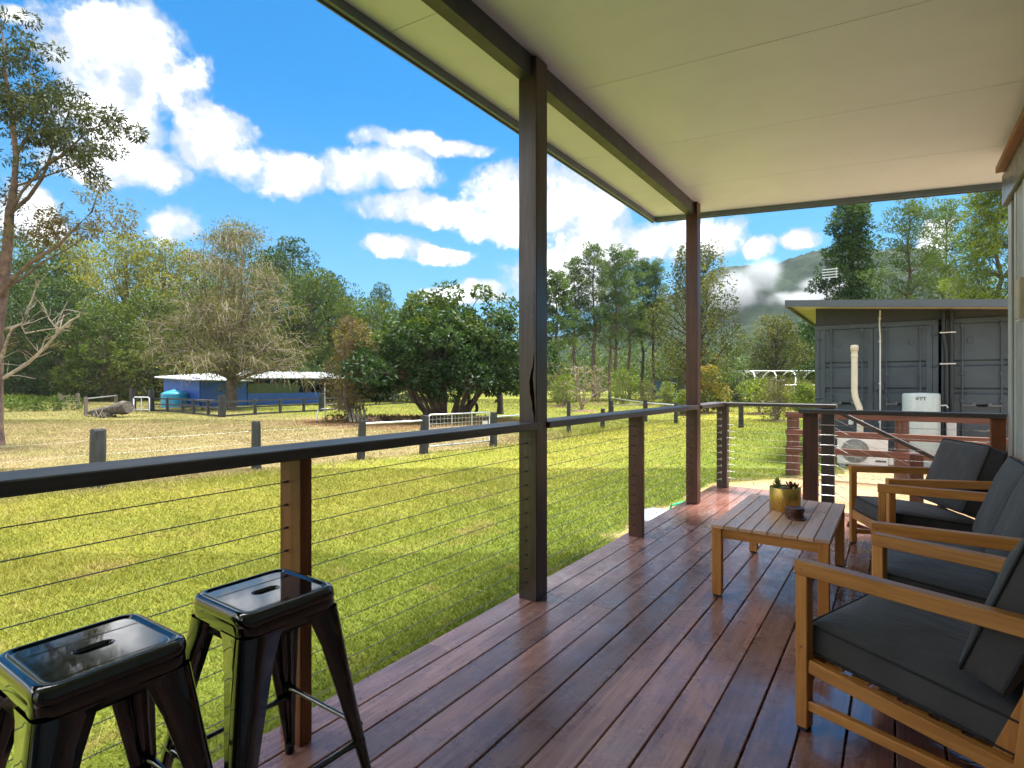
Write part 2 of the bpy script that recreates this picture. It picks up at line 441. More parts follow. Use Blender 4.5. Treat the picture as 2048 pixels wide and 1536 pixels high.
def lawn_colour(k, pos):
    """colour of the grass cover: green lawn, dry paddock beyond the fence, bare sand by the container"""
    sp = k.node('ShaderNodeSeparateXYZ')
    k.put(sp.inputs[0], pos)
    X, Y, _ = sp.outputs
    n1 = k.noise(pos, 0.35, 5, 0.6)
    n2 = k.noise(pos, 1.6, 5, 0.65)
    n3 = k.noise(pos, 9.0, 4, 0.7)
    mixv = k.m('ADD', k.m('MULTIPLY', n1, 0.5), k.m('ADD', k.m('MULTIPLY', n2, 0.30), k.m('MULTIPLY', n3, 0.25)))
    # the lawn is yellower and lighter away from the deck
    dry = k.smooth(k.m('ADD', X, k.m('MULTIPLY', k.m('SUBTRACT', n1, 0.5), 3.0)), -6.8, -2.2, 1.0, 0.0)
    green = k.mix(k.smooth(mixv, 0.36, 0.68), (0.104, 0.156, 0.016), (0.196, 0.232, 0.028))
    yellow = k.mix(k.smooth(mixv, 0.38, 0.66), (0.175, 0.190, 0.020), (0.285, 0.268, 0.042))
    col = k.mix(dry, green, yellow)
    col = k.mix(k.smooth(n2, 0.56, 0.72, 0.0, 0.6), col, (0.27, 0.20, 0.070))
    # paddock
    line = k.m('MINIMUM', k.m('ADD', -10.75, k.m('MULTIPLY', Y, 0.165)), -8.3)
    e = k.m('ADD', k.m('SUBTRACT', line, X), k.m('MULTIPLY', k.m('SUBTRACT', n2, 0.5), 2.2))
    pad = k.smooth(e, -0.35, 0.9)
    tan = k.mix(k.smooth(mixv, 0.38, 0.64), (0.205, 0.155, 0.066), (0.335, 0.270, 0.128))
    tan = k.mix(k.smooth(n1, 0.44, 0.60, 0.0, 0.75), tan, (0.19, 0.165, 0.055))
    far = k.smooth(k.m('ADD', k.m('MULTIPLY', X, -0.75), k.m('ADD', k.m('MULTIPLY', Y, 0.65), k.m('MULTIPLY', k.m('SUBTRACT', n2, 0.5), 4.0))), 25.5, 29.5)
    tan = k.mix(far, tan, k.mix(k.smooth(mixv, 0.4, 0.65), (0.125, 0.122, 0.034), (0.230, 0.195, 0.065)))
    orchard = k.smooth(k.m('ADD', Y, k.m('MULTIPLY', X, 0.15)), 12.5, 15.5)
    tan2 = k.mix(orchard, tan, k.mix(k.smooth(mixv, 0.38, 0.66), (0.120, 0.140, 0.018), (0.215, 0.215, 0.034)))
    col = k.mix(pad, col, tan2)
    # long brown litter round the shade tree
    tx = k.m('DIVIDE', k.m('ADD', X, 18.2), 5.6)
    ty = k.m('DIVIDE', k.m('SUBTRACT', Y, 18.2), 4.6)
    td = k.m('ADD', k.m('MULTIPLY', tx, tx), k.m('ADD', k.m('MULTIPLY', ty, ty), k.m('MULTIPLY', k.m('SUBTRACT', n2, 0.5), 1.2)))
    col = k.mix(k.smooth(td, 0.7, 1.25, 0.75, 0.0), col, k.mix(n3, (0.17, 0.085, 0.042), (0.27, 0.16, 0.075)))
    # sand
    wob = k.m('MULTIPLY', k.m('SUBTRACT', n2, 0.5), 1.5)
    s1 = k.smooth(k.m('ADD', X, wob), -2.75, -2.25)
    s2 = k.smooth(k.m('ADD', Y, wob), 5.4, 6.2)
    s3 = k.smooth(k.m('ADD', k.m('ADD', Y, k.m('MULTIPLY', X, -1.4)), wob), 12.6, 13.8, 1.0, 0.0)
    s4 = k.smooth(k.m('ADD', X, wob), -1.1, -0.5)
    s5 = k.smooth(Y, 24, 26, 1.0, 0.0)
    sand = k.m('MULTIPLY', k.m('MULTIPLY', s1, s2), k.m('MULTIPLY', k.m('MAXIMUM', s3, s4), s5))
    scol = k.mix(k.smooth(k.m('ADD', k.m('MULTIPLY', n2, 0.6), k.m('MULTIPLY', n3, 0.4)), 0.35, 0.65), (0.33, 0.205, 0.105), (0.52, 0.365, 0.215))
    return k.mix(sand, col, scol), sand


def ground_mats():
    m, k, p, _ = new_mat('ground_cover')
    pos = k.node('ShaderNodeNewGeometry').outputs['Position']
    col, sand = lawn_colour(k, pos)
    fine = k.noise(pos, 60.0, 5, 0.75)
    k.put(p.inputs['Base Color'], k.mix(k.smooth(fine, 0.3, 0.7, 0.30, 0.0), col, (0.07, 0.06, 0.025), 'MIX'))
    p.inputs['Roughness'].default_value = 0.95
    p.inputs['Specular IOR Level'].default_value = 0.1
    bump(k, p, k.m('ADD', k.m('MULTIPLY', k.noise(pos, 14.0, 6, 0.7), 1.0), k.noise(pos, 1.2, 3)), 0.06)
    m, k, p, out = new_mat('grass_blade')
    pos = k.node('ShaderNodeNewGeometry').outputs['Position']
    col, _ = lawn_colour(k, pos)
    at = k.node('ShaderNodeAttribute', attribute_name='tint').outputs['Fac']
    hsv = k.node('ShaderNodeHueSaturation')
    k.put(hsv.inputs['Color'], col)
    k.put(hsv.inputs['Value'], k.smooth(at, 0, 1, 0.80, 1.22))
    k.put(hsv.inputs['Hue'], k.smooth(at, 0, 1, 0.515, 0.485))
    k.put(p.inputs['Base Color'], hsv.outputs[0])
    p.inputs['Roughness'].default_value = 0.6
    p.inputs['Specular IOR Level'].default_value = 0.25
    tr = k.node('ShaderNodeBsdfTranslucent')
    k.put(tr.inputs['Color'], hsv.outputs[0])
    mx = k.node('ShaderNodeMixShader')
    mx.inputs[0].default_value = 0.25
    k.l.new(p.outputs[0], mx.inputs[1])
    k.l.new(tr.outputs[0], mx.inputs[2])
    k.l.new(mx.outputs[0], out.inputs[0])
    m, k, p, _ = new_mat('hill_forest')
    pos = k.node('ShaderNodeNewGeometry').outputs['Position']
    n = k.noise(pos, 0.045, 6, 0.65)
    n2 = k.noise(pos, 0.25, 4, 0.7)
    f = k.m('ADD', k.m('MULTIPLY', n, 0.55), k.m('MULTIPLY', n2, 0.45))
    k.put(p.inputs['Base Color'], k.mix(k.smooth(f, 0.36, 0.64), (0.008, 0.017, 0.010), (0.030, 0.044, 0.024)))
    p.inputs['Roughness'].default_value = 0.95
    p.inputs['Specular IOR Level'].default_value = 0.05


ground_mats()


# ------------------------------------------------------------------ mesh helpers
class MB:
    def __init__(self):
        self.v, self.f, self.s = [], [], []

    def add(self, vs, fs, smooth=False):
        b = len(self.v)
        self.v += [tuple(p) for p in vs]
        for f in fs:
            self.f.append(tuple(i + b for i in f))
            self.s.append(smooth)
        return self

    def box(self, x0, x1, y0, y1, z0, z1):
        vs = [(x0, y0, z0), (x1, y0, z0), (x1, y1, z0), (x0, y1, z0), (x0, y0, z1), (x1, y0, z1), (x1, y1, z1), (x0, y1, z1)]
        return self.add(vs, [(0, 3, 2, 1), (4, 5, 6, 7), (0, 1, 5, 4), (1, 2, 6, 5), (2, 3, 7, 6), (3, 0, 4, 7)])

    def bbox(self, x0, x1, y0, y1, z0, z1, b=0.004):
        """box with chamfered edges"""
        bm = bmesh.new()
        bmesh.ops.create_cube(bm, size=1.0)
        for v in bm.verts:
            v.co = Vector((x0 if v.co.x < 0 else x1, y0 if v.co.y < 0 else y1, z0 if v.co.z < 0 else z1))
        bmesh.ops.bevel(bm, geom=bm.edges[:], offset=b, segments=1, affect='EDGES', profile=0.5)
        bm.verts.index_update()
        self.add([v.co[:] for v in bm.verts], [[v.index for v in f.verts] for f in bm.faces])
        bm.free()
        return self

    def beam(self, a, b, w, h, up=(0, 0, 1), cham=0.0):
        """rectangular bar from a to b; w across, h along up"""
        a, b = Vector(a), Vector(b)
        d = (b - a)
        L = d.length
        d.normalize()
        u = Vector(up)
        s = d.cross(u).normalized()
        u = s.cross(d).normalized()
        t = MB()
        if cham:
            t.bbox(0, L, -w / 2, w / 2, -h / 2, h / 2, cham)
        else:
            t.box(0, L, -w / 2, w / 2, -h / 2, h / 2)
        return self.add([a + d * p[0] - s * p[1] + u * p[2] for p in t.v], t.f)

    def tube(self, pts, rad, n=8, cap=True):
        pts = [Vector(p) for p in pts]
        if not hasattr(rad, '__len__'):
            rad = [rad] * len(pts)
        ref = Vector((0.31, 0.17, 0.93)).normalized()
        rings = []
        for i, p in enumerate(pts):
            t = (pts[min(i + 1, len(pts) - 1)] - pts[max(i - 1, 0)]).normalized()
            r0 = ref
            if abs(t.dot(r0)) > 0.95:
                r0 = Vector((1, 0, 0.1)).normalized()
            a = t.cross(r0).normalized()
            b = t.cross(a).normalized()
            rings.append([p + (a * math.cos(2 * math.pi * j / n) + b * math.sin(2 * math.pi * j / n)) * rad[i] for j in range(n)])
        vs = [q for r in rings for q in r]
        fs = []
        for i in range(len(pts) - 1):
            for j in range(n):
                fs.append((i * n + j, i * n + (j + 1) % n, (i + 1) * n + (j + 1) % n, (i + 1) * n + j))
        self.add(vs, fs, True)
        if cap:
            self.add(rings[0], [tuple(range(n))])
            self.add(rings[-1], [tuple(reversed(range(n)))])
        return self

    def lathe(self, prof, c=(0, 0, 0), n=32, smooth=True):
        vs, fs = [], []
        for r, z in prof:
            for j in range(n):
                a = 2 * math.pi * j / n
                vs.append((c[0] + r * math.cos(a), c[1] + r * math.sin(a), c[2] + z))
        for i in range(len(prof) - 1):
            for j in range(n):
                fs.append((i * n + j, i * n + (j + 1) % n, (i + 1) * n + (j + 1) % n, (i + 1) * n + j))
        return self.add(vs, fs, smooth)

    def rings(self, rings, smooth=True, close=True):
        n = len(rings[0])
        vs = [p for r in rings for p in r]
        fs = []
        for i in range(len(rings) - 1):
            for j in range(n if close else n - 1):
                fs.append((i * n + j, i * n + (j + 1) % n, (i + 1) * n + (j + 1) % n, (i + 1) * n + j))
        return self.add(vs, fs, smooth)

    def xf(self, mat):
        self.v = [tuple(mat @ Vector(p)) for p in self.v]
        return self

    def mesh(self, name):
        me = bpy.data.meshes.new(name)
        me.from_pydata(self.v, [], self.f)
        me.polygons.foreach_set('use_smooth', self.s)
        me.update()
        return me

    def build(self, name, mat, parent=None, local=False):
        return link(name, self.mesh(name), mat, parent, local)


def wloc(o):
    p = Vector((0, 0, 0))
    while o:
        p += o.location
        o = o.parent
    return p


def link(name, me, mat, parent=None, local=False, loc=None):
    o = bpy.data.objects.new(name, me)
    C.objects.link(o)
    if mat and not me.materials:
        me.materials.append(M[mat])
    if parent:
        o.parent = parent
        if not local:
            o.location = -wloc(parent)
    if loc is not None:
        o.location = Vector(o.location) + Vector(loc)
    return o


def tag(o, label=None, cat=None, group=None, kind=None):
    if label:
        o['label'] = label
    if cat:
        o['category'] = cat
    if group:
        o['group'] = group
    if kind:
        o['kind'] = kind
    return o


def thing(name, label, cat, loc=(0, 0, 0), rz=0.0, group=None):
    o = bpy.data.objects.new(name, None)
    o.empty_display_size = 0.1
    C.objects.link(o)
    o.location = loc
    o.rotation_euler = (0, 0, rz)
    return tag(o, label, cat, group)


def copy_tree(o, parent=None):
    c = o.copy()
    C.objects.link(c)
    c.parent = parent
    for ch in list(o.children):
        copy_tree(ch, c)
    return c


def np_mesh(name, verts, faces, tint=None, smooth=False):
    """verts (N,3), faces (F,k) arrays"""
    me = bpy.data.meshes.new(name)
    k = faces.shape[1]
    me.vertices.add(len(verts))
    me.vertices.foreach_set('co', np.asarray(verts, np.float32).ravel())
    me.loops.add(faces.size)
    me.loops.foreach_set('vertex_index', faces.astype(np.int32).ravel())
    me.polygons.add(len(faces))
    me.polygons.foreach_set('loop_start', np.arange(0, faces.size, k, dtype=np.int32))
    me.update(calc_edges=True)
    if tint is not None:
        a = me.attributes.new('tint', 'FLOAT', 'POINT')
        a.data.foreach_set('value', np.asarray(tint, np.float32))
    if smooth:
        me.polygons.foreach_set('use_smooth', np.ones(len(faces), bool))
    return me


def unit(a):
    return a / np.maximum(np.linalg.norm(a, axis=1, keepdims=True), 1e-9)


def kites(cen, dirs, length, width, r, fold=0.0):
    """leaf-shaped quads: base, side, tip, side"""
    n = len(cen)
    d = unit(dirs)
    s = unit(np.cross(d, unit(r.normal(size=(n, 3)))))
    nn = np.cross(d, s)
    L = (length * r.uniform(0.65, 1.25, n))[:, None]
    W = (width * r.uniform(0.7, 1.25, n))[:, None]
    v = np.empty((n, 4, 3))
    v[:, 0] = cen
    v[:, 1] = cen + d * L * 0.45 + s * W * 0.5 + nn * L * fold
    v[:, 2] = cen + d * L
    v[:, 3] = cen + d * L * 0.45 - s * W * 0.5 + nn * L * fold
    f = np.arange(n * 4).reshape(n, 4)
    return v.reshape(-1, 3), f


def ellipsoid_pts(n, c, rad, r, shell=0.6):
    p = unit(r.normal(size=(n, 3)))
    q = r.uniform(0, 1, n) ** (1 / 3)
    q = shell * (0.72 + 0.28 * q) + (1 - shell) * q
    return np.asarray(c) + p * q[:, None] * np.asarray(rad), p


def vnoise(x, y, seed=0):
    def h(i, j):
        t = np.sin(i * 127.1 + j * 311.7 + seed * 74.7) * 43758.5453
        return t - np.floor(t)
    xi, yi = np.floor(x), np.floor(y)
    fx, fy = x - xi, y - yi
    fx, fy = fx * fx * (3 - 2 * fx), fy * fy * (3 - 2 * fy)
    a, b, c_, d = h(xi, yi), h(xi + 1, yi), h(xi, yi + 1), h(xi + 1, yi + 1)
    return (a * (1 - fx) + b * fx) * (1 - fy) + (c_ * (1 - fx) + d * fx) * fy


def fbm(x, y, o=4, seed=0):
    t, a = 0, 0.5
    for i in range(o):
        t = t + a * vnoise(x, y, seed + i * 3)
        x, y, a = x * 2.03, y * 2.03, a * 0.5
    return t


GZ = -0.45

# ------------------------------------------------------------------ ground and hills
def ground():
    n = 40
    xs = np.concatenate([np.linspace(-1500, -130, 8), np.linspace(-110, 60, n), np.linspace(80, 1500, 8)])
    ys = np.concatenate([np.linspace(-1500, -40, 8), np.linspace(-30, 110, n), np.linspace(130, 1500, 8)])
    X, Y = np.meshgrid(xs, ys, indexing='ij')
    Z = np.full_like(X, GZ)
    v = np.stack([X, Y, Z], -1).reshape(-1, 3)
    ny = len(ys)
    i, j = np.meshgrid(np.arange(len(xs) - 1), np.arange(ny - 1), indexing='ij')
    a = (i * ny + j).ravel()
    f = np.stack([a, a + ny, a + ny + 1, a + 1], 1)
    o = link('ground', np_mesh('ground', v, f), 'ground_cover')
    tag(o, kind='structure')


ground()


def to_world(lat, dep):
    c, s = math.cos(R(YAW)), math.sin(R(YAW))
    return lat * c - dep * s, lat * s + dep * c


def hill(name, d0, d1, prof, nl, nd, bumps, bsize, seed, back=1.6):
    """wooded rise whose crest runs across the valley: prof = (lateral, crest height) pairs"""
    lat = np.linspace(prof[0][0], prof[-1][0], nl)
    t = np.linspace(0, back, nd)
    T, L = np.meshgrid(t, lat, indexing='ij')
    crest = np.interp(lat, [p[0] for p in prof], [p[1] for p in prof])
    crest = crest + (fbm(lat / 60, lat * 0 + seed, 4, seed) - 0.5) * 0.10 * crest.max()
    prf = np.where(T < 1, np.sin(np.clip(T, 0, 1) * math.pi / 2) ** 1.25, 1 - (np.clip(T, 1, 9) - 1) ** 2 * 0.9)
    D = d0 + (d1 - d0) * T
    Z = crest[None, :] * prf
    Z += (fbm(L / 45, D / 45, 4, seed) - 0.47) * crest[None, :] * 0.30 * np.clip(T * 2, 0, 1)
    Z += np.abs(fbm(L / bsize, D / bsize, 3, seed + 5) - 0.45) * bumps
    X, Y = to_world(L, D)
    v = np.stack([X, Y, Z + GZ - 2], -1).reshape(-1, 3)
    i, j = np.meshgrid(np.arange(nd - 1), np.arange(nl - 1), indexing='ij')
    a = (i * nl + j).ravel()
    f = np.stack([a, a + 1, a + nl + 1, a + nl], 1)
    o = link(name, np_mesh(name, v, f, smooth=False), 'hill_forest')
    tag(o, kind='structure')
    return o


K = 0.62
hill('mountain', 420 * K, 640 * K, [(l * K, h * K) for l, h in [(-420, 42), (-160, 55), (60, 62), (170, 98), (240, 133), (300, 141), (340, 150), (372, 156), (420, 149), (480, 128), (560, 100), (760, 80), (1000, 60)]],
     520, 190, 5.5, 4.0, 3)
hill('foothill', 125, 205, [(-430, 26), (-205, 29), (-93, 21), (12, 19), (68, 22), (118, 27), (161, 25), (205, 23), (310, 26), (500, 23)],
     560, 120, 5.0, 3.4, 9)

# ------------------------------------------------------------------ house: roof, ceiling, wall
SL = 0.0747                                   # ceiling falls towards the house


def ceil_z(x):
    return 3.118 - SL * (x + 1.665)


house = thing('house', 'steel house with white lined veranda roof on dark timber posts', 'house', (1.8, 2.0, GZ))
RX0, RX1, RY0, RY1 = -2.28, 3.4, -6.1, 6.17


def slope_box(mb, x0, x1, y0, y1, lo, hi):
    vs = []
    for dz in (lo, hi):
        for x, y in ((x0, y0), (x1, y0), (x1, y1), (x0, y1)):
            vs.append((x, y, ceil_z(x) + dz))
    mb.add(vs, [(0, 3, 2, 1), (4, 5, 6, 7), (0, 1, 5, 4), (1, 2, 6, 5), (2, 3, 7, 6), (3, 0, 4, 7)])
    return mb


edges = [RY0] + [y for y in np.arange(2.10 - 7 * 1.05, RY1 - 0.1, 1.05) if y > RY0 + 0.05] + [RY1]
for a, b in zip(edges[:-1], edges[1:]):
    slope_box(MB(), RX0 + 0.01, RX1, a + (0.0025 if a > RY0 else 0), b - (0.0025 if b < RY1 else 0), 0.0, 0.05).build('ceiling_panel', 'ceiling_white', house)
slope_box(MB(), RX0 + 0.01, RX1, RY0, RY1, 0.054, 0.060).build('joint_backing', 'ceiling_joint', house)
slope_box(MB(), RX0 + 0.01, RX1, RY0, RY1, 0.064, 0.15).build('roof', 'roof_metal', house)
# folded metal capping along the roof edges
m = MB()
slope_box(m, RX0 - 0.022, RX0 + 0.008, RY0, RY1 + 0.03, -0.052, 0.16)
slope_box(m, RX0 - 0.035, RX0 - 0.0245, RY0, RY1 + 0.03, -0.062, 0.165)
m.build('fascia', 'roof_metal', house)
m = MB()
slope_box(m, RX0 + 0.0105, RX1, RY1 + 0.001, RY1 + 0.028, -0.048, 0.155)
slope_box(m, RX0 + 0.0105, RX1, RY1 + 0.031, RY1 + 0.038, -0.056, 0.16)
m.build('fascia', 'roof_metal', house)
# beam carried by the posts
slope_box(MB(), -1.785, -1.705, -3.0, 5.84, -0.128, -0.002).build('beam', 'beam_paint', house)


def split_post(y0):
    """veranda post with a weathered crack opening in the face towards the stools"""
    x0, x1, y1 = -1.79, -1.672, y0 + 0.118
    zs = [0.002, 0.5, 0.98, 1.03, 1.06, 1.09, 1.13, 1.165, 1.19, 1.22, 1.25, 1.285, 1.32, 1.35, 1.38, 1.42, 1.6, 2.2, 3.105]
    dep = [0, 0, 0, .010, .030, .034, .042, .045, .046, .046, .046, .042, .036, .026, .014, 0, 0, 0, 0]
    lft = [.100, .100, .100, .103, .100, .092, .088, .080, .072, .072, .070, .078, .086, .095, .098, .100, .100, .100, .100]
    rgt = [.104, .104, .104, .109, .110, .110, .108, .106, .104, .100, .098, .096, .100, .104, .106, .104, .104, .104, .104]
    r = random.Random(4)
    rings = []
    for i, z in enumerate(zs):
        j = [r.uniform(-.0015, .0015) for _ in range(4)]
        a, b, d = x0 + lft[i] + j[0], x0 + rgt[i] + j[1], dep[i]
        left = x0 + (0.003 if 1.0 < z < 1.3 else 0) + j[2]
        rings.append([(left, y0, z), (a, y0, z), (a + 0.003, y0 + d, z), (b - 0.002, y0 + d, z), (b, y0, z), (x1 - 0.004, y0, z), (x1, y0 + 0.004, z), (x1, y1, z), (left, y1, z)])
    m = MB()
    m.rings(rings, smooth=False)
    m.add(rings[-1], [tuple(range(9))])
    return m


p2 = split_post(2.652).build('veranda_post', 'post_dark', house)
p2['label'] = 'weathered post with an open crack above the handrail'
MB().bbox(-1.79, -1.672, 5.755, 5.873, 0.002, 3.125, 0.004).build('veranda_post', 'post_brown', house)
MB().bbox(-1.79, -1.672, -0.42, -0.302, 0.002, 3.105, 0.004).build('veranda_post', 'post_dark', house)

# wall on the right: steel frame, door track and cladding
WX = 0.685
m = MB().box(WX, WX + 2.6, -3.0, 4.70, GZ, 2.56)
for i in range(28):                                       # shallow vertical ribs of the cladding
    y = -2.95 + i * 0.27
    if y < 4.55:
        m.box(WX - 0.012, WX - 0.0005, y, y + 0.10, 0.02, 2.55)
m.build('wall', 'wall_steel', house)
MB().box(WX + 0.03, WX + 2.6, 4.7005, 5.40, GZ, 2.56).build('end_wall', 'wall_steel', house)
MB().bbox(WX - 0.03, WX + 2.6, -3.0, 5.475, 2.562, 2.795, 0.006).build('lintel', 'lintel_steel', house)
MB().bbox(WX - 0.075, WX - 0.008, -3.0, 5.40, 2.797, 2.842, 0.003).build('batten', 'batten_timber', house)
MB().bbox(WX + 0.0, WX + 0.05, 5.30, 5.44, GZ, 2.560, 0.003).build('corner_trim', 'trim_grey', house)
MB().bbox(WX + 0.01, WX + 0.05, 5.13, 5.298, GZ, 2.560, 0.003).build('door_track', 'trim_dark', house)
MB().bbox(WX - 0.008, WX + 0.03, 5.055, 5.128, 0.0, 2.560, 0.003).build('door_stile', 'trim_grey', house)
MB().bbox(WX - 0.004, WX + 0.03, 4.82, 5.052, 0.0, 2.560, 0.003).build('door_panel', 'wall_steel', house)
m = MB().bbox(WX - 0.008, WX + 0.03, 4.703, 4.818, 0.0, 2.560, 0.003)
m.build('door_stile', 'trim_grey', house)
MB().box(-1.30, WX - 0.002, -2.60, -2.45, GZ, 3.0).build('light_block_wall', 'wall_steel', house)  # unseen wall added behind the camera to block light from behind
lampo = thing('wall_lamp', 'beige box lamp fixed on the wall near the frame edge', 'lamp', (0.62, 4.28, 1.6))
MB().bbox(0.575, 0.655, 4.20, 4.33, 1.612, 1.845, 0.006).build('lamp_body', 'tan_fabric', lampo)
MB().box(0.58, 0.65, 4.205, 4.325, 1.600, 1.611).build('lamp_glass', 'white_plastic', lampo)
MB().box(0.656, 0.674, 4.23, 4.30, 1.66, 1.80).build('back_plate', 'grey_plastic', lampo)

# ------------------------------------------------------------------ deck
deck = thing('deck', 'wet red-brown timber deck boards running along the veranda', 'deck', (-0.6, 2.0, GZ))
PITCH, BW = 0.1415, 0.1355
DX0 = -1.836
r = random.Random(3)
screws = MB()
lane = 0
while DX0 + lane * PITCH < 0.66:
    x0 = DX0 + lane * PITCH
    x1 = min(x0 + BW, 0.668)
    end = 7.02 if lane < 8 else 5.60
    cuts = [-3.0, r.uniform(-1.6, 1.0), r.uniform(2.2, 4.6), end]
    if lane == 0:
        cuts = [-3.0, 0.35, 3.0 - 1.05, end]
    cuts = sorted(cuts)
    for a, b in zip(cuts[:-1], cuts[1:]):
        zt = r.uniform(-0.0012, 0.0012)
        MB().bbox(x0, x1, a + 0.0008, b - 0.0008, -0.022 + zt, zt, 0.0028).build('board', 'wet_deck_timber', deck)
    for y in np.arange(-0.35, end, 0.45):
        for fx in (0.22, 0.78):
            xx, yy = x0 + (x1 - x0) * fx + r.uniform(-.006, .006), y + r.uniform(-.012, .012)
            screws.add([(xx + 0.0036 * math.cos(q * math.pi / 3), yy + 0.0036 * math.sin(q * math.pi / 3), 0.0016) for q in range(6)], [tuple(range(6))])
    lane += 1
so = screws.build('screw_heads', 'rubber', deck)
so['kind'] = 'stuff'
m = MB()
for y in np.arange(-2.9, 5.5, 0.45):
    m.box(-1.80, 0.66, y, y + 0.045, -0.16, -0.024)
for y in (5.95, 6.40, 6.94):
    m.box(-1.80, -0.72, y, y + 0.045, -0.16, -0.024)
m.build('joists', 'post_black', deck)
m = MB()
m.box(-1.832, -1.803, -3.0, 7.01, -0.20, -0.0235)
m.box(-1.80, -0.71, 6.99, 7.012, -0.20, -0.0235)
m.build('edge_board', 'post_brown', deck)
m = MB()
for x in (-1.74, -0.75, 0.5):
    for y in (-2.0, 0.0, 2.0, 4.0, 5.4, 6.9):
        if x < -0.7 or y < 5.5:
            m.box(x - 0.045, x + 0.045, y - 0.045, y + 0.045, GZ - 0.1, -0.161)
m.build('stumps', 'post_black', deck)

# ------------------------------------------------------------------ balustrade with steel wires
RZ0, RZ1 = 0.982, 1.021
WZ = [0.90 - 0.0798 * i for i in range(11)]
rail = thing('balustrade', 'dark timber handrail with horizontal steel wires along the lawn side of the deck', 'railing', (-1.73, 2.0, 0.0))
for a, b in ((-3.0, -0.425), (-0.298, 2.648), (2.775, 5.751), (5.877, 6.985)):
    MB().bbox(-1.838, -1.655, a, b, RZ0, RZ1, 0.004).build('handrail', 'rail_timber', rail)
MB().bbox(-1.669, -1.655, 2.6485, 2.685, RZ0, RZ1, 0.002).build('handrail_lip', 'rail_timber', rail)
MB().bbox(-1.652, -0.515, 6.80, 6.983, RZ0 + 0.001, RZ1 - 0.001, 0.004).build('handrail', 'rail_timber_x', rail)
MB().bbox(-1.783, -1.663, 1.134, 1.180, 0.002, RZ0 - 0.001, 0.003).build('post', 'post_red', rail)
MB().bbox(-1.790, -1.671, 4.247, 4.298, 0.002, RZ0 - 0.001, 0.003).build('post', 'post_brown', rail)
MB().bbox(-1.768, -1.650, 6.872, 6.985, 0.002, RZ0 - 0.001, 0.003).build('post', 'post_dark', rail)
MB().bbox(-0.662, -0.540, 6.865, 6.98, -0.15, RZ0 - 0.001, 0.003).build('post', 'post_black', rail)
for z in WZ:
    MB().tube([(-1.738, -3.0, z), (-1.738, 1.13, z - 0.001), (-1.738, 4.2, z), (-1.738, 6.868, z)], 0.0017, 6).build('wire', 'wire_steel', rail)
    MB().tube([(-1.646, 6.92, z + 0.012), (-1.1, 6.92, z + 0.009), (-0.665, 6.92, z + 0.012)], 0.0016, 6).build('wire', 'wire_steel', rail)
holes = MB()
for y in (1.1335, 2.6515, 4.2465, 5.7545, 1.181):
    for z in WZ:
        holes.tube([(-1.738, y - 0.0012, z), (-1.738, y + 0.001, z)], 0.0062, 8)
        if y != 1.181:
            holes.tube([(-1.738, y - 0.014, z), (-1.738, y + 0.001, z)], 0.0032, 6)
ho = holes.build('wire_sleeves', 'print_black', rail)
ho['kind'] = 'stuff'
m = MB()
for z in WZ:                                            # bright lag eyes on the corner post
    m.tube([(-1.715, 6.873, z), (-1.722, 6.835, z + 0.004), (-1.738, 6.80, z - 0.002)], [0.005, 0.005, 0.003], 6)
    m.tube([(-1.712, 6.868, z + 0.014), (-1.712, 6.866, z - 0.016)], 0.006, 6)
    m.tube([(-1.650, 6.925, z + 0.012), (-1.62, 6.92, z + 0.012), (-1.57, 6.92, z + 0.010)], [0.006, 0.005, 0.003], 6)
e = m.build('wire_fittings', 'zinc', rail)
e['kind'] = 'stuff'

rail2 = thing('balustrade', 'short dark handrail with steel wires between the stair opening and the house wall', 'railing', (0.0, 5.5, 0.0))
MB().bbox(-0.695, 0.676, 5.40, 5.545, RZ0, RZ1 - 0.002, 0.004).build('handrail', 'rail_timber_x', rail2)
MB().bbox(-0.668, -0.551, 5.45, 5.52, 0.002, RZ0 - 0.001, 0.003).build('post', 'post_brown', rail2)
MB().bbox(0.590, 0.676, 5.44, 5.52, 0.002, RZ0 - 0.001, 0.003).build('post', 'post_red', rail2)
m = MB()
for i in range(10):
    z = 0.885 - i * 0.087
    MB().tube([(-0.55, 5.485, z), (0.0, 5.485, z - 0.004), (0.59, 5.485, z)], 0.0017, 6).build('wire', 'wire_steel', rail2)
    m.tube([(-0.551, 5.478, z + 0.004), (-0.53, 5.484, z), (-0.44, 5.485, z), (-0.40, 5.485, z - 0.001)], [0.006, 0.0045, 0.0045, 0.002], 6)
    m.tube([(-0.5505, 5.479, z + 0.02), (-0.5495, 5.479, z - 0.012)], 0.005, 6)
    m.tube([(0.589, 5.478, z + 0.006), (0.565, 5.484, z - 0.004), (0.49, 5.485, z)], [0.006, 0.005, 0.002], 6)
e = m.build('wire_fittings', 'zinc', rail2)
e['kind'] = 'stuff'

# stairs going down beside the house, behind the short handrail
stair = thing('stair', 'low timber stair going down from the deck end towards the house', 'stair', (0.0, 6.2, GZ))
for i, (x, z) in enumerate(((-0.68, -0.13), (-0.36, -0.28))):
    for j in range(2):
        MB().bbox(x + j * 0.15, x + j * 0.15 + 0.143, 5.60, 6.86, z - 0.035, z, 0.004).build('tread', 'wet_deck_timber', stair)
m = MB()
for y in (5.62, 6.82):
    m.beam((-0.70, y, -0.22), (0.05, y, -0.43), 0.04, 0.2)
m.build('stringers', 'post_brown', stair)
srail = thing('stair_railing', 'dark sloping stair handrail with slanting wires running down to the house', 'railing', (0.0, 6.92, GZ))
MB().beam((-0.535, 6.925, 0.955), (0.60, 6.925, 0.355), 0.075, 0.042, cham=0.004).build('handrail', 'rail_timber_x', srail)
MB().bbox(0.12, 0.235, 6.87, 6.985, GZ - 0.05, 0.53, 0.003).build('post', 'ranch_timber_z', srail)
m = MB()
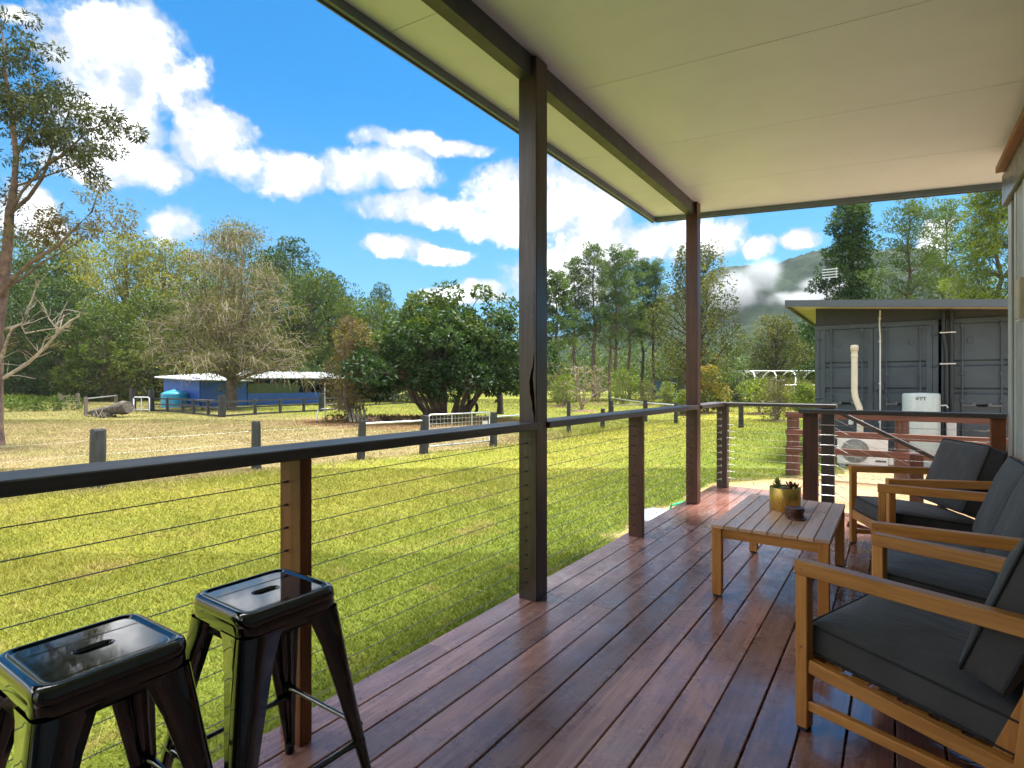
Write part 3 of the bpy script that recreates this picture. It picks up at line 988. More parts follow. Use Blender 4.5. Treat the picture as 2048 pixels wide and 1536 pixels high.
for i in range(9):
    z = 0.86 - i * 0.1
    MB().tube([(-0.54, 6.925, z), (0.60, 6.925, z - 0.6)], 0.0017, 6).build('wire', 'wire_steel', srail)
    m.tube([(-0.54, 6.92, z + 0.004), (-0.50, 6.925, z - 0.021), (-0.42, 6.925, z - 0.063)], [0.006, 0.0045, 0.004], 6)
e = m.build('wire_fittings', 'zinc', srail)
e['kind'] = 'stuff'

# ------------------------------------------------------------------ furniture
def rbox(w, d, h, rad, n=10, bulge=0.0, bot=0.0, seed=1):
    """soft cushion block centred on the origin (w along x, d along y, h along z)"""
    m = MB()
    half = np.array([w, d, h]) / 2
    for ax in range(3):
        for sg in (-1, 1):
            u = np.linspace(-1, 1, n + 1)
            A, B = np.meshgrid(u, u, indexing='ij')
            P = np.zeros((n + 1, n + 1, 3))
            P[..., ax] = sg
            P[..., (ax + 1) % 3] = A
            P[..., (ax + 2) % 3] = B
            P = np.sign(P) * np.abs(P) ** 0.8
            Q = P * half
            inn = np.clip(Q, -(half - rad), half - rad)
            dv = Q - inn
            ln = np.linalg.norm(dv, axis=-1, keepdims=True)
            Q = inn + dv / np.maximum(ln, 1e-9) * np.minimum(ln, rad)
            fx, fy = Q[..., 0] / half[0], Q[..., 1] / half[1]
            k = np.clip(1 - fx ** 4, 0, 1) * np.clip(1 - fy ** 4, 0, 1)
            wr = (fbm(Q[..., 0] * 9 + seed, Q[..., 1] * 9, 3, seed) - .45) * .014 + np.abs(fbm(Q[..., 0] * 5 + 3, Q[..., 1] * 16, 2, seed + 2) - .4) * .008
            Q[..., 2] += np.where(Q[..., 2] > 0, bulge + wr, -bot) * k
            vs = [tuple(q) for q in Q.reshape(-1, 3)]
            fs = []
            for i in range(n):
                for j in range(n):
                    a = i * (n + 1) + j
                    q = (a, a + n + 1, a + n + 2, a + 1)
                    fs.append(q if sg > 0 else tuple(reversed(q)))
            m.add(vs, fs, True)
    return m


def pipe_loop(w, d, z, rad, t=0.0045):
    m = MB()
    pts = []
    for cx, cy, a0 in ((1, 1, 0), (-1, 1, 90), (-1, -1, 180), (1, -1, 270)):
        for s in range(5):
            a = R(a0 + s * 22.5)
            pts.append((cx * (w / 2 - rad) + rad * math.cos(a), cy * (d / 2 - rad) + rad * math.sin(a), z))
    pts.append(pts[0])
    pts.append(pts[1])
    return m.tube(pts, t, 6, cap=False)


def cushion(parent, name, w, d, h, mat4, bulge):
    o = rbox(w, d, h, 0.022, 26, bulge, 0.004, int(w * 37 + d * 91)).xf(mat4).build(name, 'cushion_fabric', parent, True)
    m = pipe_loop(w + 0.004, d + 0.004, h / 2 - 0.010, 0.024)
    b = pipe_loop(w + 0.004, d + 0.004, -h / 2 + 0.010, 0.024)
    m.add(b.v, b.f, True)
    m.xf(mat4).build('piping', 'piping', o, True)
    return o


def lounge(label, cat, name, W, loc, rz, backs, group=None):
    """open-arm teak seat: front faces -x, W is the outer width"""
    t = thing(name, label, cat, (loc[0], loc[1], 0.0015), rz, group)
    aw = 0.046
    for s in (-1, 1):
        y = s * (W / 2 - aw / 2)
        MB().bbox(0.0, 0.041, y - aw / 2, y + aw / 2, 0.012, 0.5545, 0.003).build('leg', 'teak_z', t, True)
        MB().bbox(0.004, 0.037, y - aw / 2 + .004, y + aw / 2 - .004, 0.0, 0.0115, 0.001).build('foot_pad', 'rubber', t, True)
        MB().bbox(-0.004, 0.690, y - aw / 2 - 0.002, y + aw / 2 + 0.002, 0.555, 0.605, 0.003).build('arm', 'teak_x', t, True)
        MB().beam((0.600, y, 0.0), (0.655, y, 0.554), 0.044, 0.046, up=(1, 0, 0), cham=0.003).build('leg', 'teak_z', t, True)
        MB().beam((0.0415, y, 0.236), (0.615, y, 0.172), 0.032, 0.048, cham=0.003).build('side_rail', 'teak_x', t, True)
        MB().bbox(0.0415, 0.600, y - 0.015, y + 0.015, 0.078, 0.112, 0.002).build('stretcher', 'teak_x', t, True)
        yi = s * (W / 2 - aw - 0.020)
        MB().beam((0.555, yi, 0.175), (0.765, yi, 0.760), 0.036, 0.045, up=(1, 0, 0), cham=0.003).build('back_stile', 'teak_z', t, True)
        for bz in (0.30, 0.578):
            MB().tube([(0.020, y - s * (-aw / 2 - 0.0005), bz), (0.020, y - s * (-aw / 2 - 0.0025), bz)], 0.005, 8).build('bolt', 'batten_timber', t, True)
    wi = W - 2 * aw
    MB().bbox(0.006, 0.036, -wi / 2 + .0005, wi / 2 - .0005, 0.200, 0.268, 0.003).build('front_rail', 'teak_y', t, True)
    MB().bbox(0.585, 0.612, -wi / 2 + .045, wi / 2 - .045, 0.135, 0.195, 0.003).build('rear_rail', 'teak_y', t, True)
    for i in range(6):
        f = (i + 0.5) / 6
        x = 0.06 + 0.50 * f
        z = 0.252 - 0.066 * f
        MB().bbox(x - 0.030, x + 0.030, -wi / 2 + .02, wi / 2 - .02, z - 0.012, z, 0.002).build('seat_slat', 'teak_y', t, True)
    for i in range(4):
        f = 0.30 + 0.21 * i
        x, z = 0.555 + 0.21 * f, 0.175 + 0.585 * f
        MB().beam((x + 0.022, -wi / 2 + .04, z), (x + 0.022, wi / 2 - .04, z), 0.014, 0.055, up=(0.34, 0, 0.94)).build('back_slat', 'teak_y', t, True)
    tilt = Matrix.Rotation(R(6.8), 4, 'Y')
    cushion(t, 'seat_cushion', 0.600, wi - 0.012, 0.115, Matrix.Translation((0.315, 0, 0.288)) @ tilt, 0.032)
    bt = Matrix.Rotation(R(-90 + 20), 4, 'Y')
    bw = (wi - 0.02) / backs
    for i in range(backs):
        yc = -wi / 2 + 0.01 + bw * (i + 0.5)
        m4 = Matrix.Translation((0.590, yc, 0.590)) @ Matrix.Rotation(R(20), 4, 'Y') @ Matrix.Rotation(R(-90), 4, 'Y')
        cushion(t, 'back_cushion', 0.47, bw - 0.006, 0.125, m4, 0.026)
    return t


lounge('teak armchair with charcoal cushions nearest the camera, angled towards the table', 'armchair', 'armchair', 0.662, (-0.180, 2.528), R(-20.5), 1, 'teak lounge setting')
lounge('two-seat teak sofa with charcoal cushions between the two armchairs', 'sofa', 'sofa', 1.216, (-0.088, 3.622), 0.0, 2, 'teak lounge setting')
lounge('teak armchair with charcoal cushions farthest away, beside the short wire railing', 'armchair', 'armchair', 0.662, (-0.165, 4.755), R(23.5), 1, 'teak lounge setting')

# coffee table
tb = thing('coffee_table', 'low slatted teak coffee table on the wet deck', 'table', (-0.58, 3.86, 0.001))
TX0, TX1, TY0, TY1, TZ = -0.889, -0.277, 3.318, 4.392, 0.420
sw = (TX1 - TX0) / 8
for i in range(8):
    MB().bbox(TX0 + i * sw + 0.0022, TX0 + (i + 1) * sw - 0.0022, TY0, TY1, TZ - 0.020, TZ, 0.0022).build('slat', 'table_slat', tb)
lg = 0.054
for x in (TX0 + 0.006, TX1 - 0.006 - lg):
    for y in (TY0 + 0.006, TY1 - 0.006 - lg):
        MB().bbox(x, x + lg, y, y + lg, 0.012, TZ - 0.0205, 0.003).build('leg', 'teak_z', tb)
        MB().bbox(x + .006, x + lg - .006, y + .006, y + lg - .006, 0.001, 0.0115, 0.001).build('foot_pad', 'rubber', tb)
for y in (TY0 + 0.016, TY1 - 0.036):
    MB().bbox(TX0 + 0.0605, TX1 - 0.0605, y, y + 0.020, TZ - 0.076, TZ - 0.021, 0.002).build('apron', 'teak_x', tb)
for x in (TX0 + 0.016, TX1 - 0.036):
    MB().bbox(x, x + 0.020, TY0 + 0.0605, TY1 - 0.0605, TZ - 0.076, TZ - 0.021, 0.002).build('apron', 'teak_y', tb)

# brass planter with succulents
PX, PY = -0.590, 3.975
pot = thing('planter', 'round brass planter holding small succulents on the coffee table', 'planter', (PX, PY, TZ + 0.0008))
MB().lathe([(0.0, 0.0), (0.088, 0.0), (0.0925, 0.003), (0.0925, 0.146), (0.0905, 0.148), (0.0885, 0.146), (0.0880, 0.010), (0.0, 0.010)], n=48).build('pot', 'brass', pot, True)
MB().lathe([(0.0878, 0.128), (0.06, 0.133), (0.03, 0.130), (0.0, 0.134)], n=24).build('soil', 'soil', pot, True)


def rosette(name, mat, cx, cy, z0, n, L, W, spread, stem, seed):
    r = np.random.default_rng(seed)
    vs, fs, tint = [], [], []
    for i in range(n):
        f = i / n
        a = i * 2.39996
        e = math.radians(90 - spread * (0.25 + 0.75 * (1 - f)))
        ll = L * (0.65 + 0.35 * (1 - f)) * r.uniform(.9, 1.1)
        d = Vector((math.cos(a) * math.cos(e), math.sin(a) * math.cos(e), math.sin(e)))
        s = Vector((-math.sin(a), math.cos(a), 0))
        up = s.cross(d) * -1
        b = Vector((cx, cy, z0 + stem * f))
        prof = [(0.0, .35), (0.45, 1.0), (0.8, .7), (1.0, .05)]
        base = len(vs)
        for t, w in prof:
            c_ = b + d * ll * t + up * (0.18 * ll * t * t)
            vs += [c_ + s * W * w * .5, c_ + up * W * w * .22, c_ - s * W * w * .5, c_ - up * W * w * .30]
        for q in range(3):
            for k in range(4):
                fs.append((base + q * 4 + k, base + q * 4 + (k + 1) % 4, base + q * 4 + 4 + (k + 1) % 4, base + q * 4 + 4 + k))
        tint += [r.uniform(0.2, 1.0)] * 16
    me = np_mesh(name, np.array([tuple(v) for v in vs]), np.array(fs), tint, True)
    return link(name, me, mat, pot, True)


rosette('succulent', 'leaf_succulent', -0.044, -0.012, 0.135, 30, 0.042, 0.015, 100, 0.050, 1)
rosette('succulent', 'leaf_succulent_blue', 0.000, -0.038, 0.131, 16, 0.034, 0.016, 88, 0.008, 2)
rosette('succulent', 'leaf_succulent_red', 0.036, 0.004, 0.133, 13, 0.066, 0.014, 58, 0.012, 3)
rosette('succulent', 'leaf_succulent_red', 0.060, 0.022, 0.133, 9, 0.050, 0.011, 62, 0.010, 4)
rosette('succulent', 'leaf_succulent', -0.008, 0.030, 0.133, 14, 0.030, 0.012, 80, 0.010, 5)

cst = thing('coasters', 'stack of round dark wooden coasters beside the brass planter', 'coasters', (-0.502, 3.742, TZ + 0.0008))
r = random.Random(8)
for i in range(6):
    dx, dy = (0.012, -0.004) if i == 0 else (r.uniform(-.004, .004), r.uniform(-.004, .004))
    MB().lathe([(0, i * .0115), (0.050, i * .0115), (0.053, i * .0115 + .002), (0.053, i * .0115 + .0085), (0.050, i * .0115 + .0105), (0, i * .0115 + .0105)], (dx, dy, 0), 36).build('coaster', 'coaster_wood', cst, True)


# ------------------------------------------------------------------ steel stools
def stool(label, loc, rz=0.0):
    t = thing('bar_stool', label, 'stool', (loc[0], loc[1], 0.001), rz, 'black metal stools at the railing')
    H = 0.66
    n = 96

    def sq(half, rad):
        pts = []
        for j in range(n):
            a = 2 * math.pi * (j + 0.5) / n
            ca, sa = math.cos(a), math.sin(a)
            k = half / max(abs(ca), abs(sa))
            x, y = ca * k, sa * k
            cx = max(-half + rad, min(half - rad, x))
            cy = max(-half + rad, min(half - rad, y))
            dx, dy = x - cx, y - cy
            l = math.hypot(dx, dy)
            if l > 1e-9 and abs(x - cx) > 1e-9 and abs(y - cy) > 1e-9:
                x, y = cx + dx / l * rad, cy + dy / l * rad
            pts.append((x, y))
        return pts

    def slot(hl, hw):
        pts = []
        for j in range(n):
            a = 2 * math.pi * (j + 0.5) / n
            ca, sa = math.cos(a), math.sin(a)
            k = min(hw / max(abs(ca), 1e-6), 1e6)
            y = sa * k
            if abs(y) <= hl - hw:
                pts.append((ca * k, y))
            else:
                s = 1 if sa > 0 else -1
                c0 = s * (hl - hw)
                b = sa * c0
                q = b + math.sqrt(max(b * b - c0 * c0 + hw * hw, 0))
                pts.append((ca * q, sa * q))
        return pts
    prof = [(slot(.036, .0165), H - .020), (slot(.037, .0175), H - .0065), (slot(.0395, .020), H - .0045), (slot(.0402, .0207), H - .0045), (sq(.08, .03), H - .0045), (sq(.1112, .0212), H - .0045), (sq(.112, .022), H - .0045), (sq(.117, .024), H - .0058), (sq(.121, .027), H - .001),
            (sq(.128, .032), H), (sq(.1365, .036), H - .0025), (sq(.1405, .038), H - .008), (sq(.1425, .038), H - .018), (sq(.1435, .038), H - .034), (sq(.1415, .037), H - .0345), (sq(.139, .036), H - .02)]
    m = MB()
    m.rings([[(x, y, z) for x, y in p] for p, z in prof])
    m.build('seat', 'stool_black', t, True)
    # pressed skirt and splayed sheet legs in one pressing each
    m = MB()
    m.rings([[(x, y, z) for x, y in p] for p, z in [(sq(.1405, .036), H - .030), (sq(.1455, .037), H - .078), (sq(.1440, .037), H - .0785), (sq(.139, .036), H - .031)]])
    m.build('skirt', 'stool_black', t, True)
    for sx in (-1, 1):
        for sy in (-1, 1):
            rings = []
            for f in (0.0, 0.03, 0.15, 0.3, 0.5, 0.7, 0.85, 0.94, 1.0):
                z = (H - 0.060) * (1 - f) + 0.030 * f
                o = 0.1445 + (0.222 - 0.1445) * f
                w = 0.070 * (1 - f) ** 1.1 + 0.024
                if f < 0.05:
                    w += 0.02 * (1 - f / 0.05)
                c0 = min(0.026, w * 0.42)
                e = 0.0028
                ring = []
                prof2 = [(o - w, o), (o - c0, o)] + [(o - c0 + c0 * math.sin(R(q)), o - c0 + c0 * math.cos(R(q))) for q in (22.5, 45, 67.5)] + [(o, o - c0), (o, o - w)]
                inner = [(o - e - 0.006, o - w), (o - e - 0.004, o - c0)] + [(o - c0 + (c0 - e) * math.sin(R(q)) - .002, o - c0 + (c0 - e) * math.cos(R(q)) - .002) for q in (67.5, 45, 22.5)] + [(o - c0, o - e - 0.004), (o - w, o - e - 0.006)]
                for x, y in prof2 + inner:
                    ring.append((sx * x, sy * y, z))
                rings.append(ring)
            leg = MB()
            leg.rings(rings)
            leg.add(rings[-1], [tuple(range(len(rings[-1])))])
            lo = leg.build('leg', 'stool_black', t, True)
            MB().tube([(sx * .210, sy * .210, 0.0), (sx * .211, sy * .211, 0.028), (sx * .209, sy * .209, 0.034)], [.014, .016, .015], 12).build('foot', 'rubber', lo, True)
    for k, (a, b, z) in enumerate((((-1, -1), (1, -1), .245), ((1, -1), (1, 1), .205), ((1, 1), (-1, 1), .245), ((-1, 1), (-1, -1), .205))):
        o = 0.1445 + (0.222 - 0.1445) * (1 - (z - .03) / (H - .09)) - 0.010
        A, B = Vector((a[0] * o, a[1] * o, z)), Vector((b[0] * o, b[1] * o, z))
        d = (B - A).normalized()
        MB().tube([A, A + d * .03, A + d * .07, B - d * .07, B - d * .03, B], [.011, .011, .0075, .0075, .011, .011], 10).build('rung', 'stool_black', t, True)
    for s in (-1, 1):
        MB().beam((-.12, -s * .12, H - .09), (.12, s * .12, H - .09 - .006 * (s + 1)), .022, .004).build('cross_brace', 'stool_black', t, True)
    return t


stool('black metal stool standing against the red-brown railing post', (-1.465, 0.888), R(-0.5))
stool('black metal stool cut by the left edge of the picture', (-1.462, 0.478), R(1.5))

# ------------------------------------------------------------------ containers beyond the deck
CY = 14.7
cont = thing('shipping_container', 'charcoal shipping container with bolted doors facing the deck', 'container', (-0.4, CY + 3, GZ))
CX0, CX1, CB, CT = -1.545, 0.752, -0.30, 2.60


def container_box(root, x0, x1, doors):
    MB().box(x0 + 0.02, x1 - 0.02, CY + 0.06, CY + 6.0, CB + 0.02, CT - 0.02).build('body', 'container_paint', root)
    m = MB()
    for x in (x0, x1 - 0.10):
        m.bbox(x, x + 0.10, CY - 0.01, CY + 0.12, CB, CT, 0.008)
    m.bbox(x0 + 0.1005, x1 - 0.1005, CY - 0.008, CY + 0.12, CT - 0.11, CT, 0.008)
    m.bbox(x0 + 0.1005, x1 - 0.1005, CY - 0.008, CY + 0.12, CB, CB + 0.14, 0.008)
    for x in (x0 - 0.004, x1 - 0.166):
        for z in (CB - 0.004, CT - 0.116):
            m.bbox(x, x + 0.17, CY - 0.018, CY + 0.16, z, z + 0.12, 0.010)
    m.build('frame', 'container_paint', root)
    mid = (x0 + x1) / 2
    for (a, b) in ((x0 + 0.105, mid - 0.006), (mid + 0.006, x1 - 0.105)):
        d = MB()
        z0, z1 = CB + 0.145, CT - 0.115
        gr = [(1.60, 1.745), (1.02, 1.165), (0.44, 0.585)]
        zz = z1
        # door sheet folded into two-way recesses
        prof = [(z1, 0.0)]
        for (lo, hi) in gr:
            prof += [(hi, 0.0), (hi - 0.035, 0.036), (lo + 0.045, 0.036), (lo, 0.0)]
        prof.append((z0, 0.0))
        xa, xb = a + 0.10, b - 0.10
        rows = [[(xa, CY + 0.02 + dd, z), (xb, CY + 0.02 + dd, z)] for z, dd in prof]
        vs = [p for rr in rows for p in rr]
        d.add(vs, [(2 * i, 2 * i + 1, 2 * i + 3, 2 * i + 2) for i in range(len(rows) - 1)])
        d.box(a, xa - .0005, CY + 0.0, CY + 0.05, z0, z1)
        d.box(xb + .0005, b, CY + 0.0, CY + 0.05, z0, z1)
        do = d.build('door', 'container_paint', root)
        for fx in (0.22, 0.80):
            x = a + (b - a) * fx
            MB().tube([(x, CY - 0.028, z0 - 0.05), (x, CY - 0.028, z1 + 0.02)], 0.017, 10).build('lock_rod', 'container_paint', do)
            for z in (z0 + 0.02, 0.9, 1.45, z1 - 0.04):
                MB().bbox(x - 0.035, x + 0.035, CY - 0.050, CY - 0.006, z - 0.03, z + 0.03, 0.006).build('rod_bracket', 'container_paint', do)
            k = MB().beam((x, CY - 0.045, 0.80), (x + 0.40 * (1 if fx < .5 else -1), CY - 0.045, 0.80), 0.012, 0.032)
            k.bbox(x + 0.18 * (1 if fx < .5 else -1) - 0.03, x + 0.18 * (1 if fx < .5 else -1) + 0.03, CY - 0.052, CY - 0.004, 0.79, 0.85, 0.005)
            k.build('handle', 'container_trim', do)
        k = MB().bbox(a + (0.32 if a < mid else b - a - 0.40), a + (0.40 if a < mid else b - a - 0.32), CY - 0.016, CY - 0.001, 2.08, 2.20, 0.006)
        k.build('vent', 'container_paint', do)
        k = MB()
        for z in (2.28, 1.62, 0.92, 0.30):
            xh = x0 + 0.02 if a < mid else x1 - 0.13
            k.tube([(xh, CY - 0.020, z), (xh + 0.05, CY - 0.045, z - 0.012), (xh + 0.13, CY - 0.030, z + 0.004)], [0.012, 0.020, 0.012], 8)
        k.build('hinge', 'container_paint', do)


container_box(cont, CX0, CX1, 2)
MB().bbox(-0.38, -0.20, CY - 0.085, CY - 0.02, 1.11, 1.24, 0.008).build('lock_box', 'container_paint', cont)
cont2 = thing('shipping_container', 'charcoal shipping container partly hidden behind the house wall', 'container', (2.0, CY + 3, GZ))
container_box(cont2, 0.80, 3.15, 2)
# dark infill wall and skillion roof over both containers
croof = thing('container_roof', 'flat blue-grey skillion roof with plywood underside over the containers', 'roof', (0.5, CY, 2.6))


def cz(x):
    return 3.125 - 0.0802 * (x + 2.034)


def roof_slab(x0, x1, y0, y1, lo, hi):
    m = MB()
    vs = []
    for dz in (lo, hi):
        for x, y in ((x0, y0), (x1, y0), (x1, y1), (x0, y1)):
            vs.append((x, y, cz(x) + dz))
    return m.add(vs, [(0, 3, 2, 1), (4, 5, 6, 7), (0, 1, 5, 4), (1, 2, 6, 5), (2, 3, 7, 6), (3, 0, 4, 7)])


roof_slab(-2.034, 4.2, 13.7, 13.74, -0.146, 0.0).build('gutter', 'gutter_blue', croof)
roof_slab(-2.02, 4.2, 13.745, 21.5, -0.045, -0.008).build('sheeting', 'gutter_blue', croof)
roof_slab(-2.02, 4.2, 13.745, 21.5, -0.075, -0.047).build('soffit', 'ply_soffit', croof)
roof_slab(-2.045, -2.0205, 13.745, 21.5, -0.146, -0.004).build('barge', 'gutter_blue', croof)
m = MB()
vs = [(-1.53, CY + 0.03, CT + 0.002), (3.2, CY + 0.03, CT + 0.002), (3.2, CY + 0.03, cz(3.2) - 0.078), (-1.53, CY + 0.03, cz(-1.53) - 0.078)]
vs += [(x, y + 0.03, z) for x, y, z in vs]
m.add(vs, [(0, 1, 2, 3), (7, 6, 5, 4), (0, 4, 5, 1), (1, 5, 6, 2), (2, 6, 7, 3), (3, 7, 4, 0)])
m.build('infill_wall', 'container_dark', croof)
m = MB().tube([(-1.25, 15.5, 3.0), (-1.25, 15.5, 3.22)], 0.035, 10)
m.build('vent_pipe', 'white_plastic', croof)

ant = thing('antenna', 'white panel antenna on a thin mast above the container roof', 'antenna', (-1.55, 17.5, 2.9))
MB().tube([(-1.55, 17.5, 2.9), (-1.55, 17.5, 4.72)], 0.018, 6).build('mast', 'black_pipe', ant)
m = MB()
for i in range(4):
    m.box(-1.66, -1.28, 17.46, 17.475, 4.16 + i * 0.075, 4.185 + i * 0.075)
m.box(-1.33, -1.315, 17.44, 17.459, 4.14, 4.43)
m.build('panel', 'white_plastic', ant)

pv = thing('vent_pipe', 'cream capped pipe standing up in front of the container door', 'pipe', (-0.72, 13.6, GZ))
MB().tube([(-0.60, 13.6, GZ - .02), (-0.60, 13.6, 0.62), (-0.61, 13.6, 0.74), (-0.685, 13.6, 0.96), (-0.70, 13.6, 1.10), (-0.70, 13.6, 2.0)], 0.060, 16).build('pipe', 'pvc', pv)
MB().lathe([(0.060, 0), (0.073, 0.0), (0.073, 0.10), (0.060, 0.125), (0, 0.13)], (-0.70, 13.6, 1.93), 20).build('cap', 'pvc', pv)
MB().lathe([(0.0605, 0), (0.066, 0.004), (0.066, 0.05), (0.0605, 0.054)], (-0.70, 13.6, 1.80), 20).build('coupling', 'pvc', pv)
cd = thing('conduit', 'thin white conduit clipped down the middle of the container doors', 'conduit', (-0.27, 14.6, GZ))
MB().tube([(-0.27, 14.60, 2.86), (-0.285, 14.60, 2.55), (-0.27, 14.60, 2.30), (-0.27, 14.60, CB)], 0.016, 8).build('pipe', 'white_plastic', cd)
m = MB()
for z in (2.68, 2.18, 1.25, 0.4):
    m.bbox(-0.305, -0.25, 14.59, 14.64, z - 0.012, z + 0.012, 0.003)
m.build('clips', 'white_plastic', cd)
bp = thing('drain_pipes', 'pair of black pipes with white straps between the two containers', 'pipes', (0.86, 14.62, GZ))
for x, dx in ((0.83, 0.05), (0.965, 0.0)):
    MB().tube([(x, 14.60, 2.78), (x, 14.60, 2.3), (x + dx, 14.60, 1.9), (x + dx, 14.60, 0.9), (x + dx, 14.60, GZ)], 0.040, 10).build('pipe', 'black_pipe', bp)
for z in (2.31, 1.66):
    MB().bbox(0.76, 1.03, 14.535, 14.555, z - 0.012, z + 0.012, 0.003).build('strap', 'white_plastic', bp)
wb = tag(MB().bbox(0.86, 1.02, 14.30, 14.45, 0.18, 0.50, 0.01).build('meter_box', 'white_plastic'), 'small white box beside the hot water tank', 'box')
wb2 = tag(MB().bbox(-0.86, -0.77, 14.45, 14.60, 0.33, 0.43, 0.008).build('power_outlet', 'white_plastic'), 'small white outlet box left of the cream pipe on the container', 'outlet')

# hot water tank
tk = thing('water_heater', 'pale grey cylinder hot water tank lettered OTT in front of the container', 'water heater', (0.43, 13.9, GZ))
MB().lathe([(0, 0.03), (0.305, 0.03), (0.315, 0.05), (0.315, 1.46), (0.300, 1.50), (0.0, 1.515)], n=40).build('tank', 'tank_steel', tk, True)
MB().lathe([(0, 0), (0.31, 0), (0.31, 0.029), (0, 0.029)], n=24).build('base', 'grey_plastic', tk, True)
for z in (0.42, 0.82, 1.2):
    MB().lathe([(0.3152, z), (0.3175, z + .004), (0.3175, z + .010), (0.3152, z + .014)], n=40).build('seam_band', 'tank_steel', tk, True)


def letter(ch, h, w, t):
    m = MB()
    if ch == 'O':
        a, b = [], []
        for j in range(24):
            q = 2 * math.pi * j / 24
            a.append((w / 2 * math.cos(q), h / 2 * math.sin(q)))
            b.append(((w / 2 - t * (1.35 if abs(math.cos(q)) > .5 else .7)) * math.cos(q), (h / 2 - t * .55) * math.sin(q)))
        vs = [(x, 0, z) for x, z in a] + [(x, 0, z) for x, z in b]
        m.add(vs, [(j, (j + 1) % 24, 24 + (j + 1) % 24, 24 + j) for j in range(24)])
    else:
        m.box(-t * .55, t * .55, 0, .0006, -h / 2, h / 2 - .0001)
        m.box(-w / 2, w / 2, -.0002, .0004, h / 2 - t * .7, h / 2)
        for s in (-1, 1):
            m.box(s * w / 2 - t * .3, s * w / 2 + t * .3, -.0004, .0002, h / 2 - t * 1.7, h / 2)
        m.box(-t * 1.3, t * 1.3, -.0004, .0002, -h / 2, -h / 2 + t * .5)
    return m


# the lettering wraps the curved shell, facing the deck
face = math.atan2(-13.9, -0.43)
lt = MB()
for ch, off in (('O', -0.062), ('T', 0.0), ('T', 0.058)):
    L = letter(ch, 0.062, 0.052, 0.013)
    for (x, y, z) in list(L.v):
        pass
    vs = []
    for (x, y, z) in L.v:
        a = face + (x + off) / 0.3165
        rr = 0.3162 - y
        vs.append((rr * math.cos(a), rr * math.sin(a), 1.40 + z))
    lt.add(vs, L.f)
lt.build('lettering', 'print_black', tk, True)
m = MB().tube([(0.314, 0.0, 1.26), (0.40, 0.0, 1.27), (0.43, 0.02, 1.22)], 0.014, 8)
m.build('valve', 'zinc', tk, True)

# air conditioner outdoor unit
ac = thing('air_conditioner', 'white outdoor air conditioner unit with round fan grille behind the timber rails', 'air conditioner', (-0.55, 13.25, GZ), R(3))
MB().bbox(-0.43, 0.43, -0.16, 0.16, 0.06, 0.625, 0.018).build('case', 'white_plastic', ac, True)
m = MB()
for rr in (0.03, 0.065, 0.10, 0.135, 0.17, 0.205, 0.235):
    m.tube([(-0.12 + rr * math.cos(q * math.pi / 16), -0.172, 0.345 + rr * math.sin(q * math.pi / 16)) for q in range(33)], 0.0055, 5, cap=False)
for q in range(8):
    a = q * math.pi / 4
    m.tube([(-0.12, -0.168, 0.345), (-0.12 + .235 * math.cos(a), -0.168, 0.345 + .235 * math.sin(a))], 0.005, 5)
m.build('fan_grille', 'grey_plastic', ac, True)
MB().lathe([(0, 0), (0.235, 0), (0.24, 0.006), (0, 0.007)], n=32).xf(Matrix.Translation((-0.12, -0.1605, 0.345)) @ Matrix.Rotation(R(90), 4, 'X')).build('fan_recess', 'grey_plastic', ac, True)
MB().box(-0.40, -0.28, -0.15, 0.15, 0.0, 0.06).box(0.28, 0.40, -0.15, 0.15, 0.0, 0.06).build('feet', 'grey_plastic', ac, True)
MB().bbox(0.4305, 0.52, -0.12, 0.12, 0.10, 0.30, 0.01).build('valve_cover', 'white_plastic', ac, True)
MB().box(0.22, 0.40, -0.1625, -0.1605, 0.14, 0.18).build('badge', 'gutter_blue', ac, True)

# red-brown post and rail fence in front of the containers
rf = thing('ranch_fence', 'red-brown post and three rail timber fence in front of the containers', 'fence', (0.0, 11.35, GZ))
for z in (0.675, 0.350, 0.048):
    MB().bbox(-1.665, 2.2, 11.255, 11.295, z - 0.056, z + 0.056, 0.006).build('rail', 'ranch_timber', rf)
r = random.Random(5)
for x, ht in ((-1.56, 0.70), (0.10, 0.62), (1.75, 0.68)):
    rings = []
    for z, w in ((GZ - .05, .125), (GZ + .1, .120), (0.1, .112), (0.4, .104), (ht, .100)):
        rings.append([(x + w * math.cos(q * math.pi / 5) * r.uniform(.93, 1.07), 11.30 + .10 + w * math.sin(q * math.pi / 5) * r.uniform(.93, 1.07), z) for q in range(10)])
    MB().rings(rings).add(rings[-1], [tuple(range(10))]).build('post', 'ranch_timber_z', rf)

# ------------------------------------------------------------------ small things beside the deck
lid = thing('tank_lid', 'pale grey round lid lying on the lawn beside the deck edge', 'lid', (-2.44, 6.62, GZ))
lid.scale = (.66, .66, .85)
MB().lathe([(0.44, 0), (0.445, 0.06), (0.40, 0.085), (0.30, 0.13), (0.12, 0.165), (0.0, 0.17)], n=32).build('dome', 'lid_grey', lid, True)
m = MB()
for q in range(6):
    a = q * math.pi / 3
    m.tube([(0.10 * math.cos(a), 0.10 * math.sin(a), 0.168), (0.30 * math.cos(a), 0.30 * math.sin(a), 0.132), (0.40 * math.cos(a), 0.40 * math.sin(a), 0.088)], 0.010, 6)
m.build('rib', 'lid_grey', lid, True)
hz = thing('hose_wand', 'green hose wand with a blue end lying near the deck edge', 'hose', (-2.26, 7.1, GZ))
MB().tube([(-2.30, 6.82, GZ + 0.17), (-2.24, 7.05, GZ + 0.17), (-2.16, 7.25, GZ + 0.19)], 0.014, 8).build('wand', 'green_hose', hz)
MB().tube([(-2.16, 7.25, GZ + 0.19), (-2.14, 7.29, GZ + 0.20), (-2.11, 7.34, GZ + 0.23)], [0.02, 0.03, 0.034], 10).build('head', 'blue_fitting', hz)
